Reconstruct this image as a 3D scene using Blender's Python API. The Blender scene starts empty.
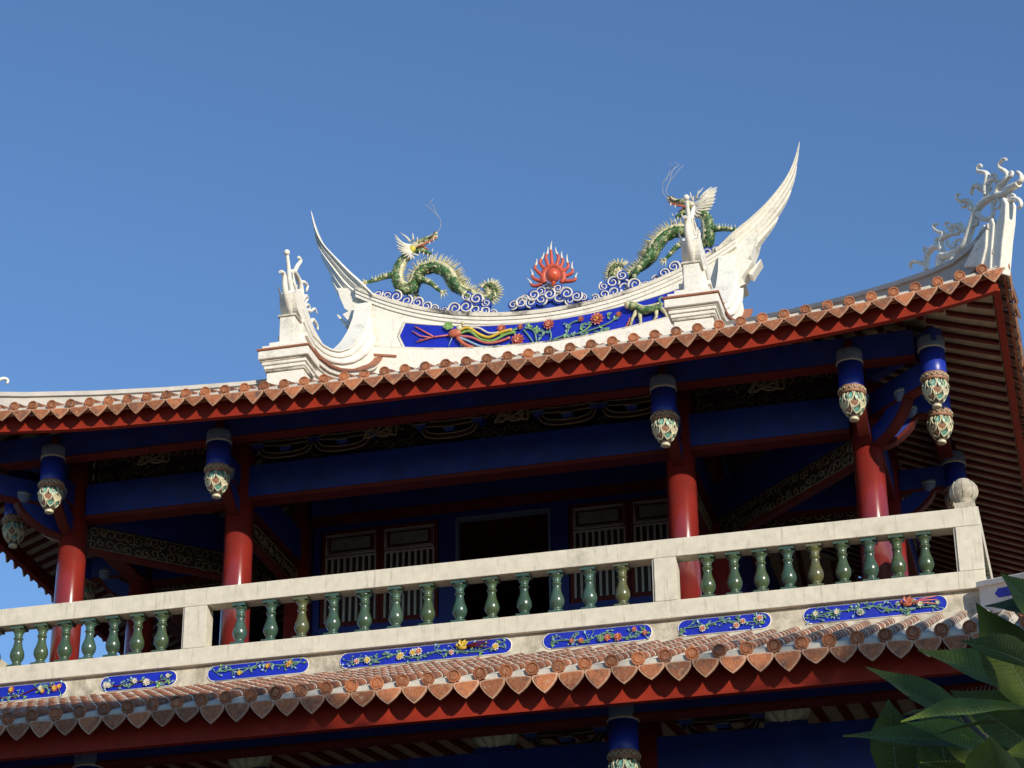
import bpy, math, random
import numpy as np
from mathutils import Vector, Matrix
PI = math.pi
R_ = math.radians
S = bpy.context.scene
COL = S.collection

# ------------------------------------------------------------------ camera
ZG = -11.23                      # ground level below the balcony rail (metres)
cc = np.array([512., 384.]); VX = np.array([-10000., 1665.]); VZ = np.array([463., -4500.])
FP = math.sqrt(-np.dot(VX - cc, VZ - cc))
def cdir(px):
    v = np.array([px[0] - cc[0], -(px[1] - cc[1]), -FP]); return v / np.linalg.norm(v)
ez = cdir(VZ); ex = -cdir(VX); ex = ex - ez * ex.dot(ez); ex /= np.linalg.norm(ex); ey = np.cross(ez, ex)
RM = np.array([ex, ey, ez])
CAMP = -(RM @ cdir((978, 506))) * 25.0
cam_d = bpy.data.cameras.new('camera'); cam = bpy.data.objects.new('camera', cam_d); COL.objects.link(cam)
m = Matrix([list(RM[0]) + [CAMP[0]], list(RM[1]) + [CAMP[1]], list(RM[2]) + [CAMP[2] - ZG], [0, 0, 0, 1]])
cam.matrix_world = m
cam_d.sensor_width = 36; cam_d.lens = FP / 1024 * 36; cam_d.clip_end = 5000; cam_d.clip_start = 0.1
S.camera = cam

# ------------------------------------------------------------------ light
SUN_A, SUN_E = 44.0, 19.6        # azimuth from the facade normal towards +X, elevation
w = bpy.data.worlds.new('World'); S.world = w; w.use_nodes = True
nt = w.node_tree; nt.nodes.clear()
sky = nt.nodes.new('ShaderNodeTexSky'); sky.sky_type = 'NISHITA'; sky.sun_disc = False
sky.sun_elevation = R_(SUN_E); sky.sun_rotation = R_(180 - SUN_A)
sky.air_density = 1.0; sky.dust_density = 0.0; sky.ozone_density = 4.0; sky.altitude = 0
bg = nt.nodes.new('ShaderNodeBackground'); bg.inputs[1].default_value = 0.13
wo = nt.nodes.new('ShaderNodeOutputWorld')
hs = nt.nodes.new('ShaderNodeHueSaturation'); hs.inputs['Hue'].default_value = .504; hs.inputs['Saturation'].default_value = 1.06; hs.inputs['Value'].default_value = 1.22
nt.links.new(sky.outputs[0], hs.inputs['Color']); nt.links.new(hs.outputs[0], bg.inputs[0]); nt.links.new(bg.outputs[0], wo.inputs[0])
sd = bpy.data.lights.new('sun', 'SUN'); sd.energy = 4.4; sd.angle = R_(0.53); sd.color = (1.0, 0.90, 0.74)
sun = bpy.data.objects.new('sun', sd); COL.objects.link(sun)
a, e = R_(SUN_A), R_(SUN_E)
sdir = Vector((math.sin(a) * math.cos(e), -math.cos(a) * math.cos(e), math.sin(e)))
sun.rotation_euler = sdir.to_track_quat('Z', 'Y').to_euler(); sun.location = (20, -20, 30)
S.view_settings.view_transform = 'Standard'; S.view_settings.look = 'None'
S.view_settings.exposure = 0.0; S.view_settings.gamma = 1.0; S.view_settings.use_curve_mapping = False
S.cycles.max_bounces = 5; S.cycles.diffuse_bounces = 3

# ------------------------------------------------------------------ tracing rays onto real planes of the tower
def ray(x, y): return RM @ cdir((x, y))
def onY(x, y, Y):
    r = ray(x, y); t = (Y - CAMP[1]) / r[1]; return CAMP + t * r
def onX(x, y, X):
    r = ray(x, y); t = (X - CAMP[0]) / r[0]; return CAMP + t * r
def onD(x, y, c=0.0):
    r = ray(x, y); t = (c - CAMP[0] - CAMP[1]) / (r[0] + r[1]); return CAMP + t * r

# ------------------------------------------------------------------ materials
MATS = {}
def mat(name, col, rough=0.6, var=0.12, scale=6.0, col2=None, c2scale=3.0, c2lo=0.5, c2hi=0.7, bump=0.0, bscale=40.0,
        tint=0.0, rnd=None, streak=None, spec=0.5, dirt2=None, coat=0.0, sss=0):
    m = bpy.data.materials.new(name); m.use_nodes = True; n = m.node_tree.nodes; l = m.node_tree.links
    b = n['Principled BSDF']; b.inputs['Roughness'].default_value = rough
    b.inputs['Specular IOR Level'].default_value = spec
    if coat: b.inputs['Coat Weight'].default_value = coat; b.inputs['Coat Roughness'].default_value = 0.12
    tc = n.new('ShaderNodeTexCoord')
    def noise(sc, det=5, vec=None, ro=.55):
        t = n.new('ShaderNodeTexNoise'); t.inputs['Scale'].default_value = sc; t.inputs['Detail'].default_value = det
        t.inputs['Roughness'].default_value = ro
        l.new(vec if vec else tc.outputs['Object'], t.inputs['Vector']); return t.outputs['Fac']
    def ramp(f, lo, hi):
        r = n.new('ShaderNodeMapRange'); r.inputs[1].default_value = lo; r.inputs[2].default_value = hi; l.new(f, r.inputs[0]); r.clamp = True
        return r.outputs[0]
    def mix(f, A, B, mode='MIX'):
        x = n.new('ShaderNodeMix'); x.data_type = 'RGBA'; x.blend_type = mode
        if isinstance(f, float): x.inputs[0].default_value = f
        else: l.new(f, x.inputs[0])
        for i, q in ((6, A), (7, B)):
            if isinstance(q, tuple): x.inputs[i].default_value = (*q, 1)
            else: l.new(q, x.inputs[i])
        return x.outputs[2]
    cur = col
    if rnd:
        oi = n.new('ShaderNodeObjectInfo'); cr = n.new('ShaderNodeValToRGB'); cr.color_ramp.interpolation = 'LINEAR'
        els = cr.color_ramp.elements
        for i, cq in enumerate(rnd):
            if i < 2: q = els[i]; q.position = i / (len(rnd) - 1)
            else: q = els.new(i / (len(rnd) - 1))
            q.color = (*cq, 1)
        for i, cq in enumerate(rnd): els[i].position = i / (len(rnd) - 1); els[i].color = (*cq, 1)
        l.new(oi.outputs['Random'], cr.inputs[0]); cur = cr.outputs[0]
    if tint:
        at = n.new('ShaderNodeAttribute'); at.attribute_name = 'tint'
        mr = n.new('ShaderNodeMapRange'); mr.inputs[3].default_value = 1 - tint; mr.inputs[4].default_value = 1 + tint; l.new(at.outputs['Fac'], mr.inputs[0])
        cb = n.new('ShaderNodeCombineColor')
        for i in range(3): l.new(mr.outputs[0], cb.inputs[i])
        cur = mix(1.0, cur, cb.outputs[0], 'MULTIPLY')
    if col2: cur = mix(ramp(noise(c2scale, 8, ro=.7), c2lo, c2hi), cur, col2)
    if dirt2: cur = mix(ramp(noise(dirt2[1], 6, ro=.65), dirt2[2], dirt2[3]), cur, dirt2[0])
    if streak:
        mp = n.new('ShaderNodeMapping'); mp.inputs['Scale'].default_value = streak[1]; l.new(tc.outputs['Object'], mp.inputs[0])
        cur = mix(ramp(noise(1.0, 5, mp.outputs[0], .65), streak[2], streak[3]), cur, streak[0])
    f = noise(scale, 6)
    mr = n.new('ShaderNodeMapRange'); mr.inputs[1].default_value = .3; mr.inputs[2].default_value = .7
    mr.inputs[3].default_value = 1 - var; mr.inputs[4].default_value = 1 + var; l.new(f, mr.inputs[0])
    cb = n.new('ShaderNodeCombineColor')
    for i in range(3): l.new(mr.outputs[0], cb.inputs[i])
    cur = mix(1.0, cur, cb.outputs[0], 'MULTIPLY')
    l.new(cur, b.inputs['Base Color'])
    if bump:
        bp = n.new('ShaderNodeBump'); bp.inputs['Strength'].default_value = bump; bp.inputs['Distance'].default_value = .01
        l.new(noise(bscale, 4), bp.inputs['Height']); l.new(bp.outputs[0], b.inputs['Normal'])
    MATS[name] = m; return m
M = MATS
mat('rail_plaster', (.67, .62, .50), .8, .09, 11, (.44, .40, .31), 3.4, .54, .82, .2, 45, streak=((.32, .29, .22), (30, 30, 2.4), .57, .82), dirt2=((.26, .24, .18), 1.1, .62, .8))
mat('wall_plaster', (.64, .58, .46), .85, .12, 8, (.30, .26, .19), 3.2, .46, .68, .5, 50, streak=((.22, .19, .14), (9, 9, 2.0), .54, .8))
mat('ridge_white', (.84, .80, .70), .75, .08, 22, (.46, .42, .34), 3.4, .55, .82, .5, 45, streak=((.28, .26, .22), (15, 15, 1.5), .62, .9))
mat('coping_white', (.72, .66, .54), .8, .08, 7, (.08, .075, .07), 2.4, .47, .62, .5, 30)
mat('ridge_grey', (.50, .47, .42), .8, .10, 6, (.26, .25, .23), 4, .55, .8, .4, 30)
mat('mortar', (.62, .58, .50), .85, .12, 20, (.34, .30, .26), 5, .5, .75, .5, 60)
mat('trim_brick', (.34, .13, .07), .7, .2, 30)
mat('tile', (.37, .125, .055), .75, .22, 18, (.50, .38, .28), 9, .54, .70, .5, 60, tint=.34, dirt2=((.16, .09, .06), 4, .55, .75))
mat('tile_pan', (.30, .17, .12), .8, .2, 14, (.5, .42, .34), 8, .5, .7, .5, 60)
mat('drip', (.40, .135, .052), .7, .18, 25, (.52, .34, .20), 26, .54, .70, 1.0, 70, tint=.36, dirt2=((.15, .085, .06), 6, .52, .66))
mat('drip_edge', (.52, .30, .19), .75, .15, 25, tint=.2)
mat('fascia_red', (.29, .025, .010), .6, .14, 7, (.25, .03, .012), 3, .48, .75, spec=.2)
mat('column_red', (.23, .022, .016), .2, .12, 3, (.17, .024, .02), 2.6, .48, .72, .04, 8, coat=.5)
mat('wood_red', (.13, .016, .010), .6, .2, 6, spec=.25)
mat('beam_blue', (.012, .034, .24), .5, .28, 4, (.022, .045, .20), 2.2, .48, .7, .3, 20)
mat('shaft_blue', (.012, .035, .36), .35, .12, 5)
mat('panel_blue', (.006, .020, .44), .45, .18, 8, (.012, .03, .30), 5, .5, .75, .4, 40)
mat('cap_blue', (.14, .19, .30), .45, .2, 20, (.2, .24, .3), 12, .5, .7)
mat('cream_line', (.55, .50, .36), .6, .15, 20)
mat('lotus_teal', (.16, .40, .33), .4, .35, 30, (.06, .20, .10), 16, .5, .6)
mat('lotus_cream', (.62, .58, .40), .5, .2, 20)
mat('lotus_brown', (.34, .17, .10), .6, .3, 25)
mat('glaze_green', (.08, .17, .09), .28, .22, 9, (.035, .05, .03), 11, .48, .72, .25, 30,
    rnd=((.045, .10, .07), (.065, .10, .04), (.055, .12, .10), (.075, .11, .04), (.035, .08, .055), (.13, .13, .045)), coat=.6)
mat('beige_board', (.42, .35, .23), .7, .2, 9)
mat('lattice', (.25, .19, .11), .6, .25, 18)
mat('lattice_dark', (.04, .014, .010), .6, .3, 8)
mat('door_grey', (.52, .49, .44), .6, .1, 10)
mat('door_panel', (.22, .21, .16), .6, .2, 12)
mat('wall_blue', (.010, .025, .20), .5, .15, 4)
mat('dark_floor', (.12, .08, .06), .7, .2, 4)
mat('stone_ball', (.50, .45, .35), .85, .18, 14, (.25, .22, .17), 9, .5, .7, .7, 60)
mat('dragon_green', (.045, .13, .035), .4, .4, 45, (.36, .38, .18), 13, .50, .58, .8, 60)
mat('dragon_cream', (.62, .57, .36), .5, .2, 30, (.35, .36, .16), 20, .5, .65)
mat('dragon_white', (.72, .68, .56), .6, .1, 20)
mat('dragon_yellow', (.65, .55, .05), .5, .2, 20)
mat('dragon_dark', (.12, .09, .07), .6, .3, 20)
mat('cloud_blue', (.03, .07, .38), .4, .2, 14)
mat('flame_red', (.55, .09, .045), .5, .15, 20)
mat('pearl_red', (.62, .10, .045), .35, .08, 10)
mat('pink', (.62, .16, .14), .5, .25, 30); mat('white_petal', (.7, .66, .58), .5, .1, 20)
mat('yellow', (.70, .48, .05), .5, .15, 30); mat('coral', (.50, .13, .07), .5, .2, 30)
mat('leaf_teal', (.15, .29, .23), .5, .3, 30); mat('leaf_lime', (.22, .40, .10), .5, .3, 30)
mat('sky_line', (.25, .42, .55), .5, .2, 20)
mat('leaf', (.10, .14, .018), .5, .25, 10, rnd=None, tint=.75, bump=.3, bscale=60, spec=.25)  # yellow base and wide tint stand in for light passing through leaves
mat('leaf_rib', (.16, .20, .07), .5, .1, 10)
mat('tree_leaf', (.05, .10, .03), .6, .25, 4, tint=.4)
mat('bark', (.16, .13, .10), .85, .3, 9, bump=.6, bscale=20)
mat('ground_dark', (.085, .08, .07), .85, .15, .8, (.05, .06, .04), .3, .4, .7, .3, 12)  # unseen ground, kept dark to cut bounce light under the eaves
mat('grass', (.06, .10, .03), .9, .3, 1.5)
mat('spire_wire', (.45, .42, .38), .6, .1, 20)

# ------------------------------------------------------------------ mesh builder
class MB:
    def __init__(s, mats): s.v = []; s.f = []; s.m = []; s.t = []; s.mats = mats; s.sm = []
    def idx(s, k): return s.mats.index(k) if k else 0
    def face(s, f, k=None, t=.5, sm=False): s.f.append(f); s.m.append(s.idx(k)); s.t.append(t); s.sm.append(sm)
    def add(s, vs): n = len(s.v); s.v.extend([tuple(q) for q in vs]); return n
    def box(s, x0, x1, y0, y1, z0, z1, k=None, t=.5):
        n = s.add([(x0, y0, z0), (x1, y0, z0), (x1, y1, z0), (x0, y1, z0), (x0, y0, z1), (x1, y0, z1), (x1, y1, z1), (x0, y1, z1)])
        for f in ((0, 3, 2, 1), (4, 5, 6, 7), (0, 1, 5, 4), (1, 2, 6, 5), (2, 3, 7, 6), (3, 0, 4, 7)):
            s.face([n + i for i in f], k, t)
    def hexa(s, p, k=None, t=.5):   # 8 points like box order
        n = s.add(p)
        for f in ((0, 3, 2, 1), (4, 5, 6, 7), (0, 1, 5, 4), (1, 2, 6, 5), (2, 3, 7, 6), (3, 0, 4, 7)):
            s.face([n + i for i in f], k, t)
    def prism(s, poly, A, off, k=None, ks=None, t=.5, k2=None):  # poly 2d -> A(p) gives 3d, off 3-vector thickness
        p0 = [Vector(A(q)) for q in poly]; o = Vector(off); n = s.add(p0); L = len(p0); s.add([q + o for q in p0])
        s.face(list(range(n, n + L)), k, t); s.face(list(range(n + 2 * L - 1, n + L - 1, -1)), k2 or k, t)
        for i in range(L):
            j = (i + 1) % L; s.face([n + j, n + i, n + L + i, n + L + j], ks or k, t)
    def lathe(s, prof, c=(0, 0, 0), n=16, k=None, axis='z', kz=None):
        rings = []
        for (r, z) in prof:
            vs = []
            for i in range(n):
                a = 2 * PI * i / n; x, y = r * math.cos(a), r * math.sin(a)
                vs.append((c[0] + x, c[1] + y, c[2] + z) if axis == 'z' else (c[0] + x, c[1] + z, c[2] + y))
            rings.append(s.add(vs))
        for q in range(len(prof) - 1):
            kk = kz(prof[q][1]) if kz else k
            for i in range(n):
                j = (i + 1) % n; s.face([rings[q] + i, rings[q] + j, rings[q + 1] + j, rings[q + 1] + i], kk, .5, True)
        s.face([rings[0] + i for i in range(n - 1, -1, -1)], k); s.face([rings[-1] + i for i in range(n)], k)
    def tube(s, path, rad, n=6, k=None, flat=1.0, t=.5, fn=None):   # swept tube; flat scales along normal fn
        P = [Vector(p) for p in path]; L = len(P)
        if not isinstance(rad, (list, tuple)): rad = [rad] * L
        prev = None; rings = []
        fnv = Vector(fn) if fn else None
        for i in range(L):
            tg = (P[min(i + 1, L - 1)] - P[max(i - 1, 0)])
            if tg.length < 1e-9: tg = Vector((0, 0, 1))
            tg.normalize()
            if fnv: b = fnv - tg * fnv.dot(tg); b = b.normalized() if b.length > 1e-6 else Vector((1, 0, 0))
            else:
                if prev is None: b = tg.cross(Vector((0, 0, 1))); b = b if b.length > 1e-3 else Vector((1, 0, 0)); b.normalize()
                else: b = prev - tg * prev.dot(tg); b.normalize()
            prev = b; c = tg.cross(b)
            rings.append(s.add([P[i] + (b * math.cos(2 * PI * j / n) * flat + c * math.sin(2 * PI * j / n)) * rad[i] for j in range(n)]))
        for i in range(L - 1):
            for j in range(n):
                q = (j + 1) % n; s.face([rings[i] + j, rings[i] + q, rings[i + 1] + q, rings[i + 1] + j], k, t, True)
        s.face([rings[0] + j for j in range(n - 1, -1, -1)], k, t); s.face([rings[-1] + j for j in range(n)], k, t)
    def sweep(s, path, prof, A=None, k=None, kf=None):  # closed 2D profile functions along path; prof(i)->list of 3D pts
        rings = [s.add(prof(i)) for i in range(len(path))]; L = len(prof(0))
        for i in range(len(path) - 1):
            for j in range(L):
                q = (j + 1) % L; s.face([rings[i] + j, rings[i] + q, rings[i + 1] + q, rings[i + 1] + j], kf(j) if kf else k)
        s.face([rings[0] + j for j in range(L - 1, -1, -1)], k); s.face([rings[-1] + j for j in range(L)], k)
    def ball(s, c, r, k=None, n=12, sq=(1, 1, 1), t=.5):
        rings = []
        for i in range(1, n // 2):
            th = PI * i / (n // 2)
            rings.append(s.add([(c[0] + r * sq[0] * math.sin(th) * math.cos(2 * PI * j / n), c[1] + r * sq[1] * math.sin(th) * math.sin(2 * PI * j / n), c[2] + r * sq[2] * math.cos(th)) for j in range(n)]))
        a = s.add([(c[0], c[1], c[2] + r * sq[2])]); b = s.add([(c[0], c[1], c[2] - r * sq[2])])
        for q in range(len(rings) - 1):
            for j in range(n):
                i = (j + 1) % n; s.face([rings[q] + j, rings[q + 1] + j, rings[q + 1] + i, rings[q] + i], k, t, True)
        for j in range(n):
            i = (j + 1) % n; s.face([a, rings[0] + j, rings[0] + i], k, t, True); s.face([b, rings[-1] + i, rings[-1] + j], k, t, True)
    def build(s, name, parent=None, off=(0, 0, 0), bevel=0, norm=True, loc=(0, 0, 0), rz=0):
        me = bpy.data.meshes.new(name)
        o = off
        me.from_pydata([(v[0] - o[0], v[1] - o[1], v[2] - o[2]) for v in s.v], [], s.f)
        for k in s.mats: me.materials.append(MATS[k])
        me.polygons.foreach_set('material_index', s.m); me.polygons.foreach_set('use_smooth', s.sm)
        at = me.attributes.new('tint', 'FLOAT', 'FACE'); at.data.foreach_set('value', s.t)
        me.update()
        if norm:
            import bmesh
            bm = bmesh.new(); bm.from_mesh(me); bmesh.ops.recalc_face_normals(bm, faces=bm.faces); bm.to_mesh(me); bm.free()
        ob = bpy.data.objects.new(name, me); COL.objects.link(ob)
        if parent: ob.parent = parent
        ob.location = loc; ob.rotation_euler.z = rz
        if bevel:
            bv = ob.modifiers.new('bevel', 'BEVEL'); bv.width = bevel; bv.segments = 2; bv.limit_method = 'ANGLE'; bv.harden_normals = False
        return ob
def tag(o, label=None, cat=None, group=None, kind=None):
    if label: o['label'] = label
    if cat: o['category'] = cat
    if group: o['group'] = group
    if kind: o['kind'] = kind
    return o
def empty(name, loc): o = bpy.data.objects.new(name, None); o.location = loc; o.empty_display_size = .3; COL.objects.link(o); return o
def copy_tree(o, parent):
    c = o.copy(); COL.objects.link(c); c.parent = parent
    for ch in list(o.children): copy_tree(ch, c)
    return c
def ring4(o, parent, k):        # copy of a part turned k quarter turns about the tower's axis
    c = copy_tree(o, parent); a = k * PI / 2
    x, y, z = o.location; c.location = (x * math.cos(a) - y * math.sin(a), x * math.sin(a) + y * math.cos(a), z)
    c.rotation_euler.z = o.rotation_euler.z + a; return c
rng = random.Random(7)
HW = 5.88                                   # half width of the balcony
TW = empty('tower_pavilion', (-HW, HW, 0))
tag(TW, 'two tiered temple tower with red columns, white balustrade and upturned orange tile roof', 'tower')
ZO = -ZG
def loc(p): return (p[0] + HW, p[1] - HW, p[2] + ZO)   # frame -> tower local (ground at 0)
Z = lambda z: z + ZO

# ------------------------------------------------------------------ roofs
def Lup(u): return float(np.interp(abs(u), [0, 1.5, 2, 3.6, 4.1, 4.8, 5.2, 5.43, 5.67, 5.9, 6.17, 6.45, 6.7], [0, 0, .015, .065, .09, .145, .18, .205, .235, .27, .32, .385, .45]))
def fade(d, d0, span): return max(0, 1 - (d - d0) / span) ** 1.4
def zu(u, d): q = d + .57; return 2.08 + .37 * q + .024 * q * q + Lup(u) * fade(d, -.57, 3.4)
def Llo(u): return 0 if abs(u) < 6.8 else .085 * (abs(u) - 6.8) ** 2
def zl(u, d): return -2.53 + .40 * (d + 3.4) + Llo(u) * fade(d, -3.4, 3.0)
def tile_slope(zf, d0, dtop, pitch, umax, side, tiph, parent, ph=0, rt=.056, shape=0):
    """one slope: tubes, pans, end discs and drips, in tower-local coordinates for the front side"""
    mb = MB(['tile', 'mortar', 'tile_pan']); dr = MB(['drip', 'drip_edge', 'mortar', 'tile'])
    k = int(umax / pitch) + 1
    us = [(i + .5) * pitch + ph for i in range(-k, k) if abs((i + .5) * pitch + ph) < umax]
    P = lambda u, d, dz=0: (u, d - HW, Z(zf(u, d) + dz))
    for u in us:
        dm = dtop(u)
        if dm - d0 < .12: dm = d0 + .12
        seg = .25; n = max(1, int(math.ceil((dm - d0) / seg))); ds = [d0 + (dm - d0) * i / n for i in range(n + 1)]
        for i in range(n):
            a_, b_ = ds[i], ds[i + 1]; tn = rng.random()
            ra, rb = rt * 1.04, rt * .93
            jx = rng.uniform(-.004, .004)
            rings = []
            for (d, r) in ((a_, ra), (b_, rb)):
                rings.append(mb.add([(u + jx + r * math.cos(q), d - HW, Z(zf(u, d) + r * math.sin(q))) for q in [PI * j / 8 for j in range(9)]]))
            for j in range(8): mb.face([rings[0] + j, rings[0] + j + 1, rings[1] + j + 1, rings[1] + j], 'tile', tn, True)
            mb.face([rings[0] + j for j in range(9)], 'mortar', .5)
            # mortar ring at each joint
            rr = [mb.add([(u + jx + r * math.cos(q), d - HW, Z(zf(u, d) + r * math.sin(q))) for q in [PI * j / 8 for j in range(9)]]) for (d, r) in ((b_ - .010, rb + .0025), (b_ + .002, rb + .0025))]
            for j in range(8): mb.face([rr[0] + j, rr[0] + j + 1, rr[1] + j + 1, rr[1] + j], 'mortar', .5, True)
            for sg in (-1, 1):     # mortar web at both flanks
                q0 = mb.add([(u + sg * .052, a_ - HW + .012, Z(zf(u, a_))), (u + sg * .098, a_ - HW + .012, Z(zf(u, a_) - .06)), (u + sg * .098, b_ - HW, Z(zf(u, b_) - .06)), (u + sg * .052, b_ - HW, Z(zf(u, b_)))])
                mb.face([q0, q0 + 1, q0 + 2, q0 + 3], 'mortar', .5)
        # end disc
        tn = rng.random(); y0 = d0 - HW
        c = (u, y0 - .028, Z(zf(u, d0)))
        dr.lathe([(.001, .004), (rt * .62, .002), (rt * .72, .011), (rt * .84, .0), (rt * 1.06, .002), (rt * 1.06, .05)], c, 14, 'drip', 'y')
        for q in range(14 * 5 + 2): dr.t[-1 - q] = tn; dr.sm[-1 - q] = False
    for i in range(-k, k + 1):
        u = i * pitch + ph
        if abs(u) > umax - .02: continue
        dm = dtop(abs(u) + .1)
        dm = max(dm, d0 + .1)
        n = max(2, int((dm - d0) / .5)); h = pitch / 2 - .03
        ds = [d0 - .01 + (dm - d0 + .01) * j / n for j in range(n + 1)]
        r0 = [mb.add([(u - h, d - HW, Z(zf(u - h, d) - .045)), (u, d - HW, Z(zf(u, d) - .075)), (u + h, d - HW, Z(zf(u + h, d) - .045))]) for d in ds]
        for j in range(n):
            for q in (0, 1): mb.face([r0[j] + q, r0[j] + q + 1, r0[j + 1] + q + 1, r0[j + 1] + q], 'tile_pan', rng.random())
        # white mortar block above the drip
        za = Z(zf(u, d0)); w = pitch / 2 - rt + .004; sl = (zf(u + .1, d0) - zf(u - .1, d0)) / .2 * w; y0 = d0 - HW
        jz = rng.uniform(-.004, .004)
        dr.hexa([(u - w - .03, y0 - .004, za - sl - .085), (u + w + .03, y0 - .004, za + sl - .085), (u + w, y0 + .14, za + sl + .01), (u - w, y0 + .14, za - sl + .01),
                 (u - w, y0 - .004, za - sl - .012 + jz), (u + w, y0 - .004, za + sl - .012 + jz), (u + w, y0 + .14, za + sl + .05), (u - w, y0 + .14, za - sl + .05)], 'mortar')
        hp2 = pitch / 2 + .002; s2 = sl / w * hp2
        dr.hexa([(u - hp2, y0 + .022, za - s2 - .10), (u + hp2, y0 + .022, za + s2 - .10), (u + hp2, y0 + .05, za + s2 - .10), (u - hp2, y0 + .05, za - s2 - .10), (u - hp2, y0 + .022, za - s2 - .02), (u + hp2, y0 + .022, za + s2 - .02), (u + hp2, y0 + .05, za + s2 - .02), (u - hp2, y0 + .05, za - s2 - .02)], 'tile', .3)  # strip added behind the drips to block sun slits on the fascia
        # heart shaped drip plate
        tn = rng.random(); W = pitch / 2 * 1.0; tz = tiph * rng.uniform(.88, 1.07)
        half = [(0, 0), (.5, .01), (.95, -.02), (1.0, -.08), (.80, -.32), (.50, -.60), (.22, -.85), (0, -1.0)] if not shape else [(0, 0), (.5, .01), (.95, -.02), (1.0, -.14), (.88, -.36), (.60, -.63), (.26, -.86), (0, -1.0)]
        pts = [(x, z) for x, z in half] + [(-x, z) for x, z in half[-2:0:-1]]
        rx = rng.uniform(-.07, .07); tl = rng.uniform(-.10, .12)
        def A(p, q=1.0, dy=0):
            x, z = p; x *= W * q; z = -.075 * tiph / .2 + .02 + (z * q - (1 - q) * .42) * (tz - .05) + x * (sl / w) + x * rx
            return (u + x, y0 - .03 + z * .34 * (-1) * -.3 + dy + tl * z, za + z)
        dr.prism([(x, z) for x, z in pts], lambda p: A(p), (0, .02, 0), 'drip_edge', 'drip_edge', tn)
        i0 = dr.add([A(p, .84, -.004) for p in pts]); dr.face(list(range(i0, i0 + len(pts))), 'drip', tn)
    sl_ob = mb.build('roof_slope', parent, norm=False)
    de = dr.build('eave_tiles', sl_ob)
    return sl_ob
def hiplim(off): return lambda u: HW - abs(u) - off
top_f = lambda u: 5.62 if abs(u) < 2.35 else min(HW - abs(u) - .10, 3.1) if abs(u) > 2.72 else 5.4
top_s = lambda u: min(3.25, HW - abs(u) - .10)
sl = []
for k, tf in enumerate((top_f, top_s, top_f, top_s)):
    o = tile_slope(zu, -.57, tf, .2325, 6.42, k, .20, TW, .03); o.rotation_euler.z = k * PI / 2; sl.append(o)
tag(sl[0], 'upper front slope of orange barrel tiles')
lo_t = lambda u: min(.08, HW - abs(u) - .12)
for k in range(4):
    o = tile_slope(zl, -3.4, lo_t, .2405, 9.25, k, .228, TW, -.045, .06, 1); o.rotation_euler.z = k * PI / 2
    if k == 0: tag(o, 'lower front slope of mottled barrel tiles under the balcony')

# soffits with rafters, fascia boards
def strip_mesh(mb, fa, us, y, z0f, z1f, th, k, kb=None):
    for a_, b_ in zip(us[:-1], us[1:]):
        mb.hexa([(a_, y, z0f(a_)), (b_, y, z0f(b_)), (b_, y + th, z0f(b_)), (a_, y + th, z0f(a_)), (a_, y, z1f(a_)), (b_, y, z1f(b_)), (b_, y + th, z1f(b_)), (a_, y + th, z1f(a_))], k)
def lin(a, b, n): return [a + (b - a) * i / n for i in range(n + 1)]
def soffit(zs, d0, dend, umax, pitch, name, rw=.042, rh=.07):
    mb = MB(['beige_board', 'wood_red'])
    ds = lin(d0, dend, 10); us = lin(-umax, umax, 44)
    for d_a, d_b in zip(ds[:-1], ds[1:]):
        for ua, ub in zip(us[:-1], us[1:]):
            lim = HW - (d_a + d_b) / 2 + .25
            if max(abs(ua), abs(ub)) > lim + .1: continue
            i = mb.add([(ua, d_a - HW, Z(zs(ua, d_a))), (ub, d_a - HW, Z(zs(ub, d_a))), (ub, d_b - HW, Z(zs(ub, d_b))), (ua, d_b - HW, Z(zs(ua, d_b)))])
            mb.face([i, i + 1, i + 2, i + 3], 'beige_board')
    k = int(umax / pitch) + 1
    for i in range(-k, k):
        u = (i + .5) * pitch
        if abs(u) > umax - .05: continue
        de = min(dend, HW - abs(u) - .05)
        if de - d0 < .1: continue
        n = 6; q = lin(d0 + .01, de, n)
        for da, db in zip(q[:-1], q[1:]):
            mb.hexa([(u - rw, da - HW, Z(zs(u, da) - rh)), (u + rw, da - HW, Z(zs(u, da) - rh)), (u + rw, db - HW, Z(zs(u, db) - rh)), (u - rw, db - HW, Z(zs(u, db) - rh)),
                     (u - rw, da - HW, Z(zs(u, da) - .002)), (u + rw, da - HW, Z(zs(u, da) - .002)), (u + rw, db - HW, Z(zs(u, db) - .002)), (u - rw, db - HW, Z(zs(u, db) - .002))], 'wood_red')
    return mb.build(name, TW)
so = soffit(lambda u, d: zu(u, d) - .16, -.38, 3.2, 6.25, .2325, 'soffit', .034, .035)
for k in (1, 2, 3): ring4(so, TW, k)
so2 = soffit(lambda u, d: -2.60 + .13 * (d + 3.2) + Llo(u) * .9 * fade(d, -3.4, 3.0), -3.2, .6, 9.05, .2405, 'lower_soffit', .042, .03)
for k in (1, 2, 3): ring4(so2, TW, k)
def fascia(d, zt, zb, umax, name, lab, lipz=.03):
    mb = MB(['fascia_red', 'wood_red']); us = lin(-umax, umax, 60)
    strip_mesh(mb, 0, us, d - HW, lambda u: Z(zb(u) + lipz), lambda u: Z(zt(u)), .045, 'fascia_red')
    strip_mesh(mb, 0, us, d - HW - .014, lambda u: Z(zb(u)), lambda u: Z(zb(u) + lipz - .002), .075, 'fascia_red')
    o = mb.build(name, TW); tag(o, lab)
    for k in (1, 2, 3): ring4(o, TW, k)
    return o
fascia(-.455, lambda u: zu(u, -.455) - .05, lambda u: 1.805 + Lup(u) * 1.12, 6.32, 'fascia_board', 'scarlet board under the upper eave tiles')
fascia(-3.25, lambda u: zl(u, -3.25) - .07, lambda u: -2.87 + Llo(u), 9.12, 'fascia_board', 'scarlet board under the lower eave tiles')
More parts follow.
